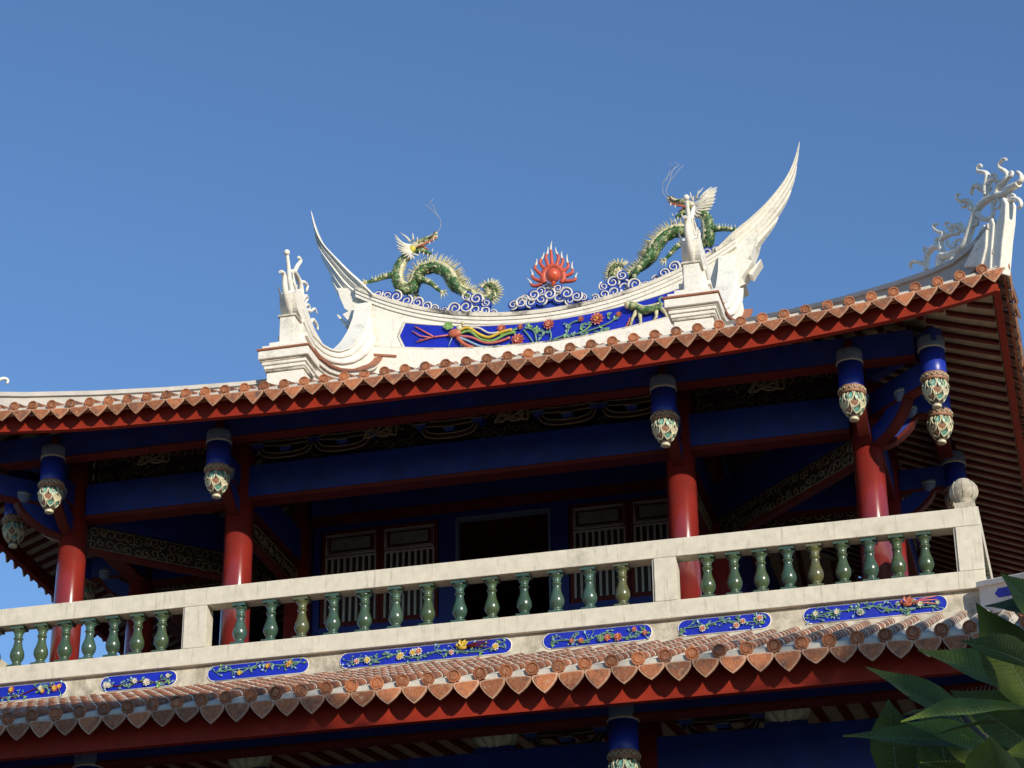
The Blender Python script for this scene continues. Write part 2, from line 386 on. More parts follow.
# ---- hip ridges
def hip_ridge(pts, half, hgt, name, d_slope, capk='ridge_grey'):
    """pts: list of (d, ztop); built on the right front diagonal u = HW-d, v = d-HW"""
    mb = MB([capk, 'ridge_white', 'panel_blue', 'mortar'])
    n = Vector((1, 1, 0)).normalized()
    def cr(d, z, w): c = Vector((HW - d, d - HW, Z(z))); return c - n * w, c + n * w
    secs = []
    for (d, zt, h) in pts:
        r = []
        for w, dz in ((half, -h), (half, -.07), (half + .035, -.065), (half + .035, -.012), (half + .01, 0)):
            r.append(cr(d, zt + dz, w)[0])
        for w, dz in ((half + .01, 0), (half + .035, -.012), (half + .035, -.065), (half, -.07), (half, -h)):
            r.append(cr(d, zt + dz, w)[1])
        secs.append(r)
    mb.sweep(secs, lambda i: secs[i], k=capk)
    return mb.build(name, TW)
hp = [(3.35, 4.20, .5), (3.0, 4.02, .5), (2.65, 3.84, .5), (1.89, 3.50, .44), (1.24, 3.23, .4), (.62, 3.0, .36), (.15, 2.85, .33), (-.08, 2.81, .30), (-.25, 2.83, .30), (-.4, 2.89, .33), (-.5, 2.95, .36)]
hr = hip_ridge(hp, .085, .4, 'hip_ridge', 0)
# horn at the corner end: white upswept post
mb = MB(['ridge_white', 'ridge_grey'])
nrm = Vector((1, 1, 0)).normalized()
def dg(x, y, o=0.0):       # pixel traced on the diagonal plane through the front right hip, as tower-local point
    p = onD(x, y); v = Vector(loc(p)); return v + nrm * o
def diag_poly(mb, pts, th, k, c=0.0):
    P = [dg(x, y, c - th / 2) for x, y in pts]; mb.prism(P, lambda p: p, nrm * th, k)
s5 = 5.118; g5 = lambda x, y: (880 + x / s5, 140 + y / s5)
diag_poly(mb, [g5(*q) for q in ((490, 660), (560, 560), (610, 470), (635, 400), (655, 300), (672, 330), (668, 420), (655, 520), (645, 640), (640, 690))], .15, 'ridge_white')
diag_poly(mb, [g5(*q) for q in ((470, 665), (520, 560), (555, 470), (575, 445), (590, 470), (585, 560), (560, 665))], .24, 'ridge_white')
diag_poly(mb, [g5(*q) for q in ((520, 665), (570, 520), (592, 420), (606, 408), (616, 440), (606, 560), (600, 670))], .19, 'ridge_white')
hn = mb.build('ridge_horn', hr, bevel=.012)
# scroll finial
mb = MB(['ridge_white', 'ridge_grey'])
def scroll(pts, r0, r1, k='ridge_white'):
    q = [dg(*g5(*p)) for p in pts]
    # smooth
    out = []; n = len(q)
    for i in range(n - 1):
        p0, p1, p2, p3 = q[max(i - 1, 0)], q[i], q[i + 1], q[min(i + 2, n - 1)]
        for t in (0, .25, .5, .75):
            out.append(.5 * ((2 * p1) + (-p0 + p2) * t + (2 * p0 - 5 * p1 + 4 * p2 - p3) * t * t + (-p0 + 3 * p1 - 3 * p2 + p3) * t ** 3))
    out.append(q[-1]); L = len(out)
    mb.tube(out, [(r0 + (r1 - r0) * i / (L - 1)) * .98 for i in range(L)], 8, k, flat=1.25, fn=tuple(nrm))
SC = [([(310, 655), (312, 600), (345, 592), (395, 572), (432, 540), (452, 490), (475, 420), (492, 365), (530, 320), (585, 288), (640, 275), (672, 248), (710, 225)], .05, .035),
      ([(375, 625), (385, 600), (400, 572)], .05, .03),
      ([(318, 605), (318, 560), (300, 545), (262, 560), (240, 600), (236, 665)], .035, .03),
      ([(240, 620), (225, 632), (195, 625), (170, 622), (155, 638), (160, 655)], .03, .014),
      ([(318, 580), (312, 520), (328, 480), (300, 470), (278, 452), (276, 435), (295, 430)], .034, .014),
      ([(330, 500), (350, 488), (378, 480), (398, 480), (400, 462), (380, 452), (370, 470)], .03, .012),
      ([(440, 470), (420, 450), (395, 436), (372, 440), (366, 462), (350, 450), (335, 430), (352, 422), (366, 436)], .03, .012),
      ([(345, 520), (350, 540), (372, 552), (385, 540), (372, 525)], .026, .012),
      ([(478, 355), (460, 345), (462, 322), (445, 308), (415, 315), (395, 300), (395, 280), (408, 278)], .034, .014),
      ([(500, 375), (520, 400), (555, 405), (578, 385), (580, 345), (575, 322), (592, 315), (590, 335)], .034, .012),
      ([(545, 285), (535, 250), (500, 230), (478, 240), (468, 270), (472, 278)], .034, .014),
      ([(540, 270), (545, 225), (550, 180), (530, 165), (505, 160), (500, 140), (512, 128), (522, 135)], .036, .012),
      ([(545, 235), (565, 210), (585, 200), (590, 178), (575, 172), (572, 188)], .03, .012),
      ([(600, 285), (605, 250), (640, 210), (655, 185), (640, 160), (615, 145), (612, 120), (632, 98), (648, 100)], .038, .013),
      ([(640, 280), (655, 250), (700, 225), (722, 205), (722, 180), (705, 165), (697, 175)], .038, .014),
      ([(645, 415), (650, 350), (668, 312), (690, 300), (715, 310), (722, 335), (708, 350)], .04, .014),
      ([(600, 300), (618, 320), (612, 345), (590, 350), (585, 332)], .024, .01), ([(560, 290), (556, 262), (570, 245), (562, 225), (552, 235)], .024, .01),
      ([(470, 440), (500, 430), (498, 410), (484, 412)], .024, .01), ([(430, 520), (405, 510), (388, 520), (395, 534)], .024, .01), ([(300, 548), (285, 520), (300, 500), (310, 512)], .024, .01),
      ([(410, 470), (425, 445), (415, 425), (400, 432)], .022, .01), ([(655, 300), (670, 280), (690, 285), (688, 300)], .022, .01), ([(620, 215), (600, 205), (592, 222), (602, 232)], .024, .01),
      ([(445, 310), (440, 335), (425, 345), (415, 335)], .022, .01), ([(500, 235), (505, 255), (520, 260)], .02, .01), ([(650, 195), (672, 185), (678, 165), (666, 160)], .022, .01),
      ([(240, 580), (225, 565), (232, 548), (245, 556)], .02, .01), ([(450, 545), (452, 565), (470, 572), (490, 560)], .025, .01)]
for p, a_, b_ in SC: scroll(p, a_, b_)
sf = mb.build('scroll_finial', hr)
tag(hr, 'pale hip ridge with curling scroll finial at its upturned corner')
for k in (1, 2, 3): ring4(hr, TW, k)
# mirrored finials read the same on the other corners because the scroll plane is the hip's own plane
lh = [(.0, -.85, .5), (-.05, -.86, .36), (-.5, -.99, .34), (-1.2, -1.24, .34), (-2.0, -1.48, .34), (-2.7, -1.60, .32), (-3.2, -1.52, .4), (-3.5, -1.30, .5)]
lr = hip_ridge(lh, .10, .4, 'lower_hip_ridge', 0, 'ridge_white')
mb = MB(['panel_blue', 'leaf_teal', 'white_petal'])
for sg in (-1, 1):
    pts = [(.16, 0), (.2, .05), (.8, .05), (.85, 0), (.8, -.05), (.2, -.05)]
    A = lambda p: Vector((HW + p[0], -HW - p[0], Z(-1.01 - .28 * p[0] + p[1] * .8))) + nrm * (sg * .102)
    mb.prism([(x, y * 1.2) for x, y in pts], A, nrm * (sg * .006), 'panel_blue')
mb.build('relief_panel', lr)
for k in (1, 2, 3): ring4(lr, TW, k)

# ------------------------------------------------------------------ main ridge
YR = HW                       # ridge line Y (frame), local v = 0
ctop = lambda u: 5.98 + .088 * u * u + .0018 * u ** 4
ptop = lambda u: 5.80 + .064 * u * u
pbot = lambda u: 5.49 + .046 * u * u
def band(mb, us, z0f, z1f, v0, v1, k):
    for a_, b_ in zip(us[:-1], us[1:]):
        mb.hexa([(a_, v0, Z(z0f(a_))), (b_, v0, Z(z0f(b_))), (b_, v1, Z(z0f(b_))), (a_, v1, Z(z0f(a_))), (a_, v0, Z(z1f(a_))), (b_, v0, Z(z1f(b_))), (b_, v1, Z(z1f(b_))), (a_, v1, Z(z1f(a_)))], k)
UE = 2.62
def strip_sweep(mb, us, z0f, z1f, v0, v1, k):
    secs = [[(u, v0, Z(z0f(u))), (u, v1, Z(z0f(u))), (u, v1, Z(z1f(u))), (u, v0, Z(z1f(u)))] for u in us]
    mb.sweep(secs, lambda i: secs[i], k=k)
mb = MB(['ridge_white', 'trim_brick', 'coping_white'])
us = lin(-UE, UE, 40)
strip_sweep(mb, us, lambda u: 4.9, lambda u: ctop(u) - .10, -.22, .22, 'ridge_white')
strip_sweep(mb, us, lambda u: 4.8, lambda u: pbot(u) - .06, -.30, .30, 'ridge_white')       # plinth under the panel
strip_sweep(mb, us, lambda u: pbot(u) - .058, lambda u: pbot(u) - .025, -.285, .285, 'coping_white')
for q in (lin(-UE, -2.1, 6), lin(2.1, UE, 6)): strip_sweep(mb, q, lambda u: pbot(u) - .20, lambda u: pbot(u) - .17, -.32, .32, 'trim_brick')
mr = mb.build('main_ridge', TW)
tag(mr, 'long white main ridge sagging between two swallowtail ends')
mb = MB(['coping_white', 'ridge_white'])
us2 = lin(-2.75, 2.75, 44)
strip_sweep(mb, us2, lambda u: ctop(u) - .058, lambda u: ctop(u), -.27, .27, 'coping_white')
strip_sweep(mb, us2, lambda u: ctop(u) - .11, lambda u: ctop(u) - .060, -.255, .255, 'ridge_white')
strip_sweep(mb, us2, lambda u: ctop(u) - .165, lambda u: ctop(u) - .112, -.24, .24, 'ridge_white')
mb.build('coping', mr)
# front panel
mb = MB(['panel_blue'])
def panel_outline(x0, x1, zt, zb, n=24, notch=.08):
    us = lin(x0, x1, n); top = [(u, zt(u)) for u in us]; bot = [(u, zb(u)) for u in us[::-1]]
    zm = lambda u: (zt(u) + zb(u)) / 2
    return [(x0 - notch, zm(x0))] + top + [(x1 + notch, zm(x1))] + bot
for sg in (-1, 1):
    mb.prism(panel_outline(-2.0, 2.0, lambda u: ptop(u) - .005, lambda u: pbot(u) + .005), lambda p: (p[0], sg * .223, Z(p[1])), (0, sg * .006, 0), 'panel_blue')
rp = mb.build('relief_panel', mr)
# frame lines around panel
mb = MB(['ridge_white'])
for sg in (-1, 1):
    out = panel_outline(-2.03, 2.03, lambda u: ptop(u) + .012, lambda u: pbot(u) - .005)
    mb.tube([(p[0], sg * .222, Z(p[1])) for p in out + out[:1]], .014, 5, 'ridge_white')
mb.build('panel_moulding', mr)
def flower(mb, c, r, kp, kc, n=10, ny=(0, -1, 0), ax=(1, 0, 0)):
    N = Vector(ny); X = Vector(ax); Yv = Vector((0, 0, 1)); c = Vector(c)
    for ring, (rr, pn, off) in enumerate(((r, n, .0), (r * .62, n - 2, r * .22))):
        for i in range(pn):
            a = 2 * PI * (i + .5 * ring) / pn; d = X * math.cos(a) + Yv * math.sin(a); s_ = X * -math.sin(a) + Yv * math.cos(a)
            w = rr * PI / pn * .95
            i0 = mb.add([c + N * off, c + d * rr * .6 + s_ * w + N * (off + r * .25), c + d * rr + N * (off + r * .12), c + d * rr * .6 - s_ * w + N * (off + r * .25)])
            mb.face([i0, i0 + 1, i0 + 2, i0 + 3], kp if ring == 0 else kc)
    mb.ball(c + N * r * .3, r * .2, 'yellow', 6)
def leafq(mb, c, a, L, k, N=(0, -1, 0)):
    N = Vector(N); c = Vector(c); d = Vector((math.cos(a), 0, math.sin(a))); s_ = Vector((-math.sin(a), 0, math.cos(a)))
    i0 = mb.add([c, c + d * L * .5 + s_ * L * .28 + N * .012, c + d * L, c + d * L * .5 - s_ * L * .28 + N * .012]); mb.face([i0, i0 + 1, i0 + 2, i0 + 3], k)
fm = ['pink', 'white_petal', 'yellow', 'coral', 'leaf_teal', 'leaf_lime', 'sky_line', 'wood_red', 'dragon_green', 'dragon_cream', 'panel_blue']
def spl(pts, sub=4):
    q = [Vector(p) for p in pts]; out = []; n = len(q)
    for i in range(n - 1):
        p0, p1, p2, p3 = q[max(i - 1, 0)], q[i], q[i + 1], q[min(i + 2, n - 1)]
        for j in range(sub):
            t = j / sub
            out.append(.5 * ((2 * p1) + (-p0 + p2) * t + (2 * p0 - 5 * p1 + 4 * p2 - p3) * t * t + (-p0 + 3 * p1 - 3 * p2 + p3) * t ** 3))
    out.append(q[-1]); return out
# traced positions on the panel plane (Y = HW-.25)
def rp_pt(x, y, o=.0): return Vector(loc(onY(x, y, HW - .24 - o)))
s7 = 5.689; g7 = lambda x, y: (380 + x / s7, 290 + y / s7)     # crop of the left half
s8 = 5.12; g8 = lambda x, y: (500 + x / s8, 230 + y / s8)      # crop of the right half
mb = MB(fm)
for pts, k, r in (([(440, 235), (500, 215), (560, 250), (620, 270), (690, 240), (750, 225)], 'yellow', .022), ([(450, 250), (510, 235), (570, 280), (640, 290), (710, 255), (765, 240)], 'leaf_lime', .02),
                  ([(450, 262), (520, 270), (600, 300), (670, 295), (740, 270)], 'pink', .018), ([(450, 270), (500, 290), (570, 320), (640, 325), (680, 318)], 'sky_line', .018),
                  ([(440, 270), (480, 310), (530, 330)], 'coral', .03), ([(500, 215), (560, 215), (620, 245), (680, 240)], 'white_petal', .014)):
    mb.tube(spl([rp_pt(*g7(*p), .02) for p in pts]), r, 6, k)
for pts, r in (([(400, 255), (300, 268), (210, 295)], .012), ([(310, 268), (250, 235), (200, 208)], .012), ([(290, 270), (230, 262), (185, 235)], .01), ([(250, 285), (225, 280)], .008)):
    mb.tube([rp_pt(*g7(*p), .01) for p in pts], r, 5, 'pink')
mb.ball(rp_pt(*g7(425, 245), .03), .075, 'coral', 10, (1.3, .5, .9)); mb.ball(rp_pt(*g7(450, 215), .04), .045, 'dragon_cream', 8, (1, .7, 1.2)); mb.ball(rp_pt(*g7(470, 188), .05), .03, 'dragon_cream', 8)
for a in (150, 165, 140): leafq(mb, rp_pt(*g7(420, 215), .03), R_(a), .17, 'leaf_lime')
mb.tube([rp_pt(*g7(410, 270), .02), rp_pt(*g7(390, 320), .01)], .008, 5, 'sky_line'); mb.tube([rp_pt(*g7(450, 275), .02), rp_pt(*g7(465, 325), .01)], .008, 5, 'sky_line')
tag(mb.build('phoenix_relief', mr), 'long tailed phoenix relief at the left end of the blue ridge panel')
mb = MB(fm)
FL = [((8, 505), .07, 'coral', 'pink'), ((92, 562), .10, 'coral', 'pink'), ((105, 495), .045, 'coral', 'coral'), ((250, 483), .085, 'coral', 'pink'), ((415, 455), .045, 'coral', 'coral'),
      ((498, 455), .10, 'pink', 'coral'), ((608, 432), .045, 'coral', 'coral')]
for (p, r, k1, k2) in FL: flower(mb, rp_pt(*g8(*p), .02), r, k1, k2)
for pts, k in (([(120, 510), (160, 560), (180, 600)], 'leaf_teal'), ([(130, 500), (175, 520), (190, 595)], 'leaf_teal'), ([(250, 500), (262, 550), (235, 590)], 'leaf_teal'), ([(235, 590), (300, 550), (350, 540), (440, 520), (500, 500), (560, 475), (605, 440)], 'leaf_teal'),
               ([(270, 560), (340, 530), (360, 480), (410, 462)], 'leaf_teal'), ([(400, 530), (440, 510), (470, 480)], 'leaf_lime'), ([(0, 540), (40, 515), (80, 510)], 'leaf_lime'), ([(480, 520), (530, 520), (560, 500)], 'leaf_teal')):
    mb.tube(spl([rp_pt(*g8(*p), .008) for p in pts]), .012, 5, k)
r2 = random.Random(3)
for (x, y) in ((150, 500), (205, 520), (215, 545), (195, 505), (345, 480), (365, 500), (340, 530), (410, 495), (450, 485), (430, 535), (545, 530), (555, 520), (530, 505), (590, 460), (70, 510), (60, 590), (300, 570), (550, 440), (380, 545), (230, 520), (130, 490)):
    for q in range(3): leafq(mb, rp_pt(*g8(x, y), .012), r2.uniform(0, 2 * PI), r2.uniform(.06, .09), r2.choice(['leaf_teal', 'leaf_lime', 'leaf_teal']))
tag(mb.build('flower_relief', mr), 'branching blossom relief in the middle of the blue ridge panel')
mb = MB(fm)   # beast
mb.tube(spl([rp_pt(*g8(*p), .04) for p in ((655, 392), (690, 390), (730, 410), (780, 405), (815, 395), (835, 375))]), [.03, .05, .065, .065, .055, .045, .05, .06, .065, .06, .06, .055, .05, .05, .04, .04, .03, .03, .02, .02, .015][:21], 8, 'dragon_green')
mb.tube(spl([rp_pt(*g8(*p), .06) for p in ((690, 375), (735, 392), (780, 385), (815, 375))]), .018, 5, 'dragon_cream')
for pts in ([(700, 415), (680, 450), (665, 495)], [(715, 420), (720, 470), (712, 490)], [(800, 410), (800, 445), (785, 465)], [(825, 400), (850, 430), (858, 452)]):
    mb.tube([rp_pt(*g8(*p), .03) for p in pts], [.035, .022, .018], 6, 'dragon_cream')
mb.tube(spl([rp_pt(*g8(*p), .03) for p in ((830, 385), (815, 355), (835, 345))]), .02, 6, 'leaf_teal')
mb.ball(rp_pt(*g8(655, 385), .05), .055, 'dragon_cream', 8); mb.ball(rp_pt(*g8(642, 380), .07), .02, 'yellow', 6)
mb.tube([rp_pt(*g8(*p), .01) for p in ((635, 515), (655, 480), (668, 450))], .014, 5, 'coral')
mb.tube([rp_pt(*g8(*p), .01) for p in ((830, 420), (868, 395))], .02, 5, 'pink')
tag(mb.build('beast_relief', mr), 'green walking beast relief at the right end of the blue ridge panel')
# swallowtails (right one, mirrored for the left)
def tail(sg):
    mb = MB(['ridge_white'])
    inner = [(2.45, ctop(2.45) - .02), (2.70, 6.83), (2.92, 7.03), (3.17, 7.29), (3.42, 7.62), (3.56, 7.92), (3.655, 8.26)]
    outer = [(2.60, 6.42), (2.85, 6.62), (3.06, 6.83), (3.28, 7.10), (3.50, 7.46), (3.61, 7.80), (3.672, 8.24)]
    TDX = lambda x, z: x + (.045 if sg > 0 else -.11) * min(1, max(0, (z - 6.7) / .5)); inn = spl([(TDX(x, z), z, 0) for x, z in inner]); out = spl([(TDX(x, z), z, 0) for x, z in outer]); n = len(inn)
    def blade(f0, f1, tmax, w0, taper=.8):
        secs = []; nb = int((n - 1) * tmax)
        for i in range(nb + 1):
            t = i / (n - 1); tt = i / nb; w = w0 * (1 - tt) ** taper + .010; sh = (1 - tt) ** .5
            a_ = inn[i].lerp(out[i], f0); b_ = inn[i].lerp(out[i], f0 + (f1 - f0) * (.25 + .75 * sh)); mid = a_.lerp(b_, .5)
            secs.append([(sg * a_.x, -w * .8, Z(a_.y)), (sg * mid.x, -w, Z(mid.y)), (sg * b_.x, -w * .7, Z(b_.y)), (sg * b_.x, w * .7, Z(b_.y)), (sg * mid.x, w, Z(mid.y)), (sg * a_.x, w * .8, Z(a_.y))])
        mb.sweep(secs, lambda i: secs[i], k='ridge_white')
    blade(0, .26, 1.0, .30); blade(.20, .56, .99, .25); blade(.50, .84, .86, .22, .7); blade(.78, 1.12, .70, .18, .7); blade(1.05, 1.4, .52, .14, .6)
    # body below: curved web to ridge end plus stepped blocks
    web = [(2.3, 6.3), (2.62, 6.62), (2.9, 6.78), (3.05, 6.80), (3.0, 6.62), (2.93, 6.45), (2.87, 6.40), (2.96, 6.36), (2.78, 6.12), (2.84, 6.02), (2.70, 5.96), (2.60, 5.80), (2.3, 5.7)]
    mb.prism([(sg * x, z) for x, z in web], lambda p: (p[0], -.17, Z(p[1])), (0, .34, 0), 'ridge_white')
    for (x, z, a) in ((2.98, 6.30, 52), (2.93, 6.56, 45)):
        c, s_ = math.cos(R_(a)), math.sin(R_(a)); L, W = .13, .032
        poly = [(x + c * i * L - s_ * j * W, z + s_ * i * L + c * j * W) for i, j in ((-1, -1), (1, -.3), (1, .3), (-1, 1))]
        mb.prism([(sg * p, q) for p, q in poly], lambda p: (p[0], -.1, Z(p[1])), (0, .2, 0), 'ridge_white')
    return mb.build('swallowtail', mr, bevel=.008)
tail(1); tail(-1)

# ------------------------------------------------------------------ descending ridges with pedestals (left traced on its own side plane, mirrored to the right)
f3 = lambda x, y: (270 + x / 5.907, 240 + y / 5.907)
def yz(x, y, X=-8.3): p = onX(*f3(x, y), X); return (p[1], p[2])
topc = [(2.75, 4.92), (2.95, 4.80), (3.2, 4.74), (3.6, 4.78), (3.95, 4.88), (4.3, 5.03), (4.7, 5.28), (5.0, 5.53), (5.3, 5.86), (5.5, 6.15), (5.62, 6.45)]
trim = [(2.75, 4.28), (3.0, 4.28), (3.4, 4.36), (3.8, 4.50), (4.2, 4.68), (4.67, 4.92), (5.0, 5.12), (5.3, 5.30), (5.5, 5.45), (5.62, 5.58)]
def interp_path(pts, n):
    ys = [p[0] for p in pts]; zs = [p[1] for p in pts]; t = np.linspace(ys[0], ys[-1], n); return [(float(y), float(np.interp(y, ys, zs))) for y in t]
def desc_ridge(sg):
    c0 = sg * 2.62
    mb = MB(['ridge_white', 'trim_brick', 'coping_white'])
    tp = interp_path(topc, 26); tr = interp_path(trim, 26)
    def secs(hw0, hw1, fr0, fr1):
        out = []
        for (y, zt), (_, zt2) in zip(tp, tr):
            a_, b_ = zt2 + (zt - zt2) * fr0, zt2 + (zt - zt2) * fr1
            out.append([(c0 - hw0, y - HW, Z(a_)), (c0 + hw0, y - HW, Z(a_)), (c0 + hw1, y - HW, Z(b_)), (c0 - hw1, y - HW, Z(b_))])
        return out
    for (h0, h1, f0, f1, k) in ((.19, .16, .0, .30, 'ridge_white'), (.20, .20, .30, .38, 'ridge_white'), (.155, .13, .38, .62, 'ridge_white'), (.15, .15, .62, .70, 'ridge_white'), (.115, .10, .70, .93, 'ridge_white'), (.125, .12, .93, 1.0, 'ridge_white')):
        sc = secs(h0, h1, f0, f1); mb.sweep(sc, lambda i: sc[i], k=k)
    # cornice below trim down to the roof
    for (h, dz0, dz1, k) in ((.31, -.035, -.001, 'trim_brick'), (.28, -.10, -.036, 'ridge_white'), (.25, -.15, -.101, 'coping_white'), (.235, -.24, -.151, 'ridge_white'), (.20, -.8, -.241, 'ridge_white')):
        sc = [[(c0 - h, y - HW, Z(z + dz0)), (c0 + h, y - HW, Z(z + dz0)), (c0 + h, y - HW, Z(z + dz1)), (c0 - h, y - HW, Z(z + dz1))] for (y, z) in tr]
        mb.sweep(sc, lambda i: sc[i], k=k)
    dr = mb.build('descending_ridge', TW)
    # pedestal
    mb = MB(['ridge_white', 'trim_brick', 'coping_white'])
    y0 = 2.42 - HW; y1 = 2.82 - HW
    for (h, e_, za, zb, k) in ((.245, .09, 3.34, 3.88, 'ridge_white'), (.265, .07, 3.88, 3.915, 'coping_white'), (.275, .055, 3.915, 3.965, 'ridge_white'), (.295, .035, 3.965, 4.01, 'ridge_white'), (.305, .025, 4.01, 4.035, 'coping_white'), (.335, -.01, 4.035, 4.15, 'ridge_white'), (.35, -.03, 4.15, 4.18, 'trim_brick'),
                              (.30, .03, 4.18, 4.24, 'ridge_white'), (.22, .07, 4.24, 4.30, 'ridge_white')):
        mb.box(c0 - h, c0 + h, y0 + e_, y1 + .05, Z(za), Z(zb - .001), k)
    mb.box(c0 - .10, c0 + .10, y0 + .10, y1 - .02, Z(4.30), Z(4.66), 'ridge_white'); mb.box(c0 - .125, c0 + .125, y0 + .08, y1, Z(4.66), Z(4.69), 'coping_white')
    mb.build('pedestal', dr, bevel=.01)
    # upswept tail over the pedestal with curls
    mb = MB(['ridge_white', 'ridge_grey'])
    y_ = lambda q: q - HW
    sw_in = [(3.75, 4.80), (3.3, 4.83), (3.0, 4.93), (2.80, 5.04), (2.70, 5.14)]; sw_out = [(3.7, 4.72), (3.2, 4.70), (2.75, 4.72), (2.57, 4.80), (2.50, 4.98)]
    si = spl([(0, y_(a), Z(b)) for a, b in sw_in]); so_ = spl([(0, y_(a), Z(b)) for a, b in sw_out])
    n = len(si); sec = []
    for i in range(n):
        w = .10 + .02 * math.sin(i / n * 3); sec.append([(c0 - w, si[i].y, si[i].z), (c0 + w, si[i].y, si[i].z), (c0 + w, so_[i].y, so_[i].z), (c0 - w, so_[i].y, so_[i].z)])
    mb.sweep(sec, lambda i: sec[i], k='ridge_white')
    def yzp(x, y, du=0): p = onX(*f3(x, y), -8.48); return (c0 + du, p[1] - HW, p[2] + ZO)
    def crv(pts, r0, r1, du=0, du1=None):
        n0 = len(pts); q = spl([yzp(x, y, du + ((du1 if du1 is not None else du) - du) * i / (n0 - 1)) for i, (x, y) in enumerate(pts)], 4); L = len(q)
        mb.tube(q, [r0 + (r1 - r0) * i / (L - 1) for i in range(L)], 7, 'ridge_white')
    crv([(150, 480), (115, 380), (98, 290), (94, 225), (86, 192), (68, 186)], .055, .02)
    crv([(185, 420), (150, 350), (126, 250), (119, 170), (110, 85)], .05, .022); mb.ball(yzp(108, 73), .042, 'ridge_white', 10)
    crv([(120, 185), (155, 192), (185, 250), (196, 330), (192, 420)], .03, .04)
    crv([(128, 230), (160, 300), (180, 390)], .026, .03); crv([(125, 300), (140, 360), (165, 420)], .03, .04)
    crv([(150, 195), (168, 155), (190, 122), (178, 100)], .036, .02)
    crv([(185, 250), (205, 248), (224, 270), (215, 302)], .03, .014, 0, .02)
    crv([(200, 360), (222, 328), (236, 345), (222, 375)], .03, .012, 0, -.02)
    crv([(215, 410), (245, 420), (266, 405), (278, 435)], .03, .01, 0, .02); crv([(212, 395), (232, 380), (245, 400), (232, 415)], .022, .01)
    crv([(245, 490), (262, 470), (285, 500), (290, 530)], .03, .016)
    for sg2 in (-1, 1):
        crv([(165, 470), (135, 390), (118, 320), (112, 270)], .035, .01, sg2 * .06, sg2 * .125); crv([(185, 430), (160, 340), (140, 260), (128, 180)], .03, .01, sg2 * .04, sg2 * .03)
    mb.build('curl_finial', dr)
    return dr
tag(desc_ridge(-1), 'left descending ridge curving up from its white pedestal')
tag(desc_ridge(1), 'right descending ridge seen end on above its white pedestal')
# gable walls and roof structure under the tiles
mb = MB(['ridge_white', 'trim_brick'])
for sg in (-1, 1):
    gp = [(-2.75, 3.4), (2.75, 3.4), (2.0, 4.0), (1.0, 4.75), (0, 5.4), (-1.0, 4.75), (-2.0, 4.0)]
    mb.prism(gp, lambda p: (sg * 2.50, p[0], Z(p[1])), (sg * .1, 0, 0), 'ridge_white')
mb.build('gable_wall', TW)

# ------------------------------------------------------------------ balustrade
def rail_side(k, left=False):
    pass
mb = MB(['rail_plaster']); mb.box(-HW, HW, -HW, -HW + .20, Z(-.205), Z(0)); tr = mb.build('top_rail', TW, bevel=.008)
mb = MB(['rail_plaster']); mb.box(-HW, HW, -HW, -HW + .20, Z(-.885), Z(-.69)); brl = mb.build('bottom_rail', TW, bevel=.008)
# side rails butt behind the front ones
for sg in (-1, 1):
    for nm, z0, z1 in (('top_rail', -.205, -.002), ('bottom_rail', -.885, -.692)):
        mb = MB(['rail_plaster']); x0, x1 = (HW - .20, HW) if sg > 0 else (-HW, -HW + .20)
        mb.box(x0, x1, -HW + .202, HW - .202, Z(z0), Z(z1)); mb.build(nm, TW, bevel=.008)
mb = MB(['rail_plaster']); mb.box(-HW, HW, HW - .2, HW, Z(-.205), Z(0)); mb.box(-HW, HW, HW - .2, HW, Z(-.885), Z(-.69)); mb.build('rear_rail', TW)
def post(x0, x1, strips=(True, True)):
    mb = MB(['rail_plaster']); mb.box(x0, x1, -HW + .001, -HW + .199, Z(-.688), Z(-.207))
    if strips[0]: mb.box(x0 - .024, x0 - .004, -HW + .02, -HW + .18, Z(-.688), Z(-.207))
    return mb.build('post', TW, bevel=.004)
ps = [post(-2.76, -2.50), post(2.49, 2.725), post(HW - .25, HW - .001), post(-HW + .001, -HW + .25, (False, True))]
for k in (1, 2, 3):
    ring4(ps[0], TW, k); ring4(ps[1], TW, k)
# corner posts' round stone finials
mb = MB(['stone_ball'])
cbx, cby = 0, 0
mb.box(-.115, .115, -.09, .09, 0, .075)
prof = [(.075, .075), (.09, .085), (.085, .10), (.12, .13), (.15, .18), (.158, .23), (.148, .28), (.12, .325), (.085, .345), (.08, .36), (.05, .375), (.01, .385)]
mb.lathe(prof, (0, 0, 0), 20, 'stone_ball')
for i in range(8):   # carved meridian petals
    a = 2 * PI * i / 8; q = [(math.cos(a) * r * 1.0, math.sin(a) * r * 1.0, z) for r, z in prof[3:8]]; mb.tube(q, .006, 5, 'stone_ball')
mb.v = [(x * .92, y * .92, z * .95) for x, y, z in mb.v]
bf = mb.build('stone_finial', TW, loc=(HW - .135, -HW + .11, Z(0.0)))
for k in (1, 2, 3): ring4(bf, TW, k)
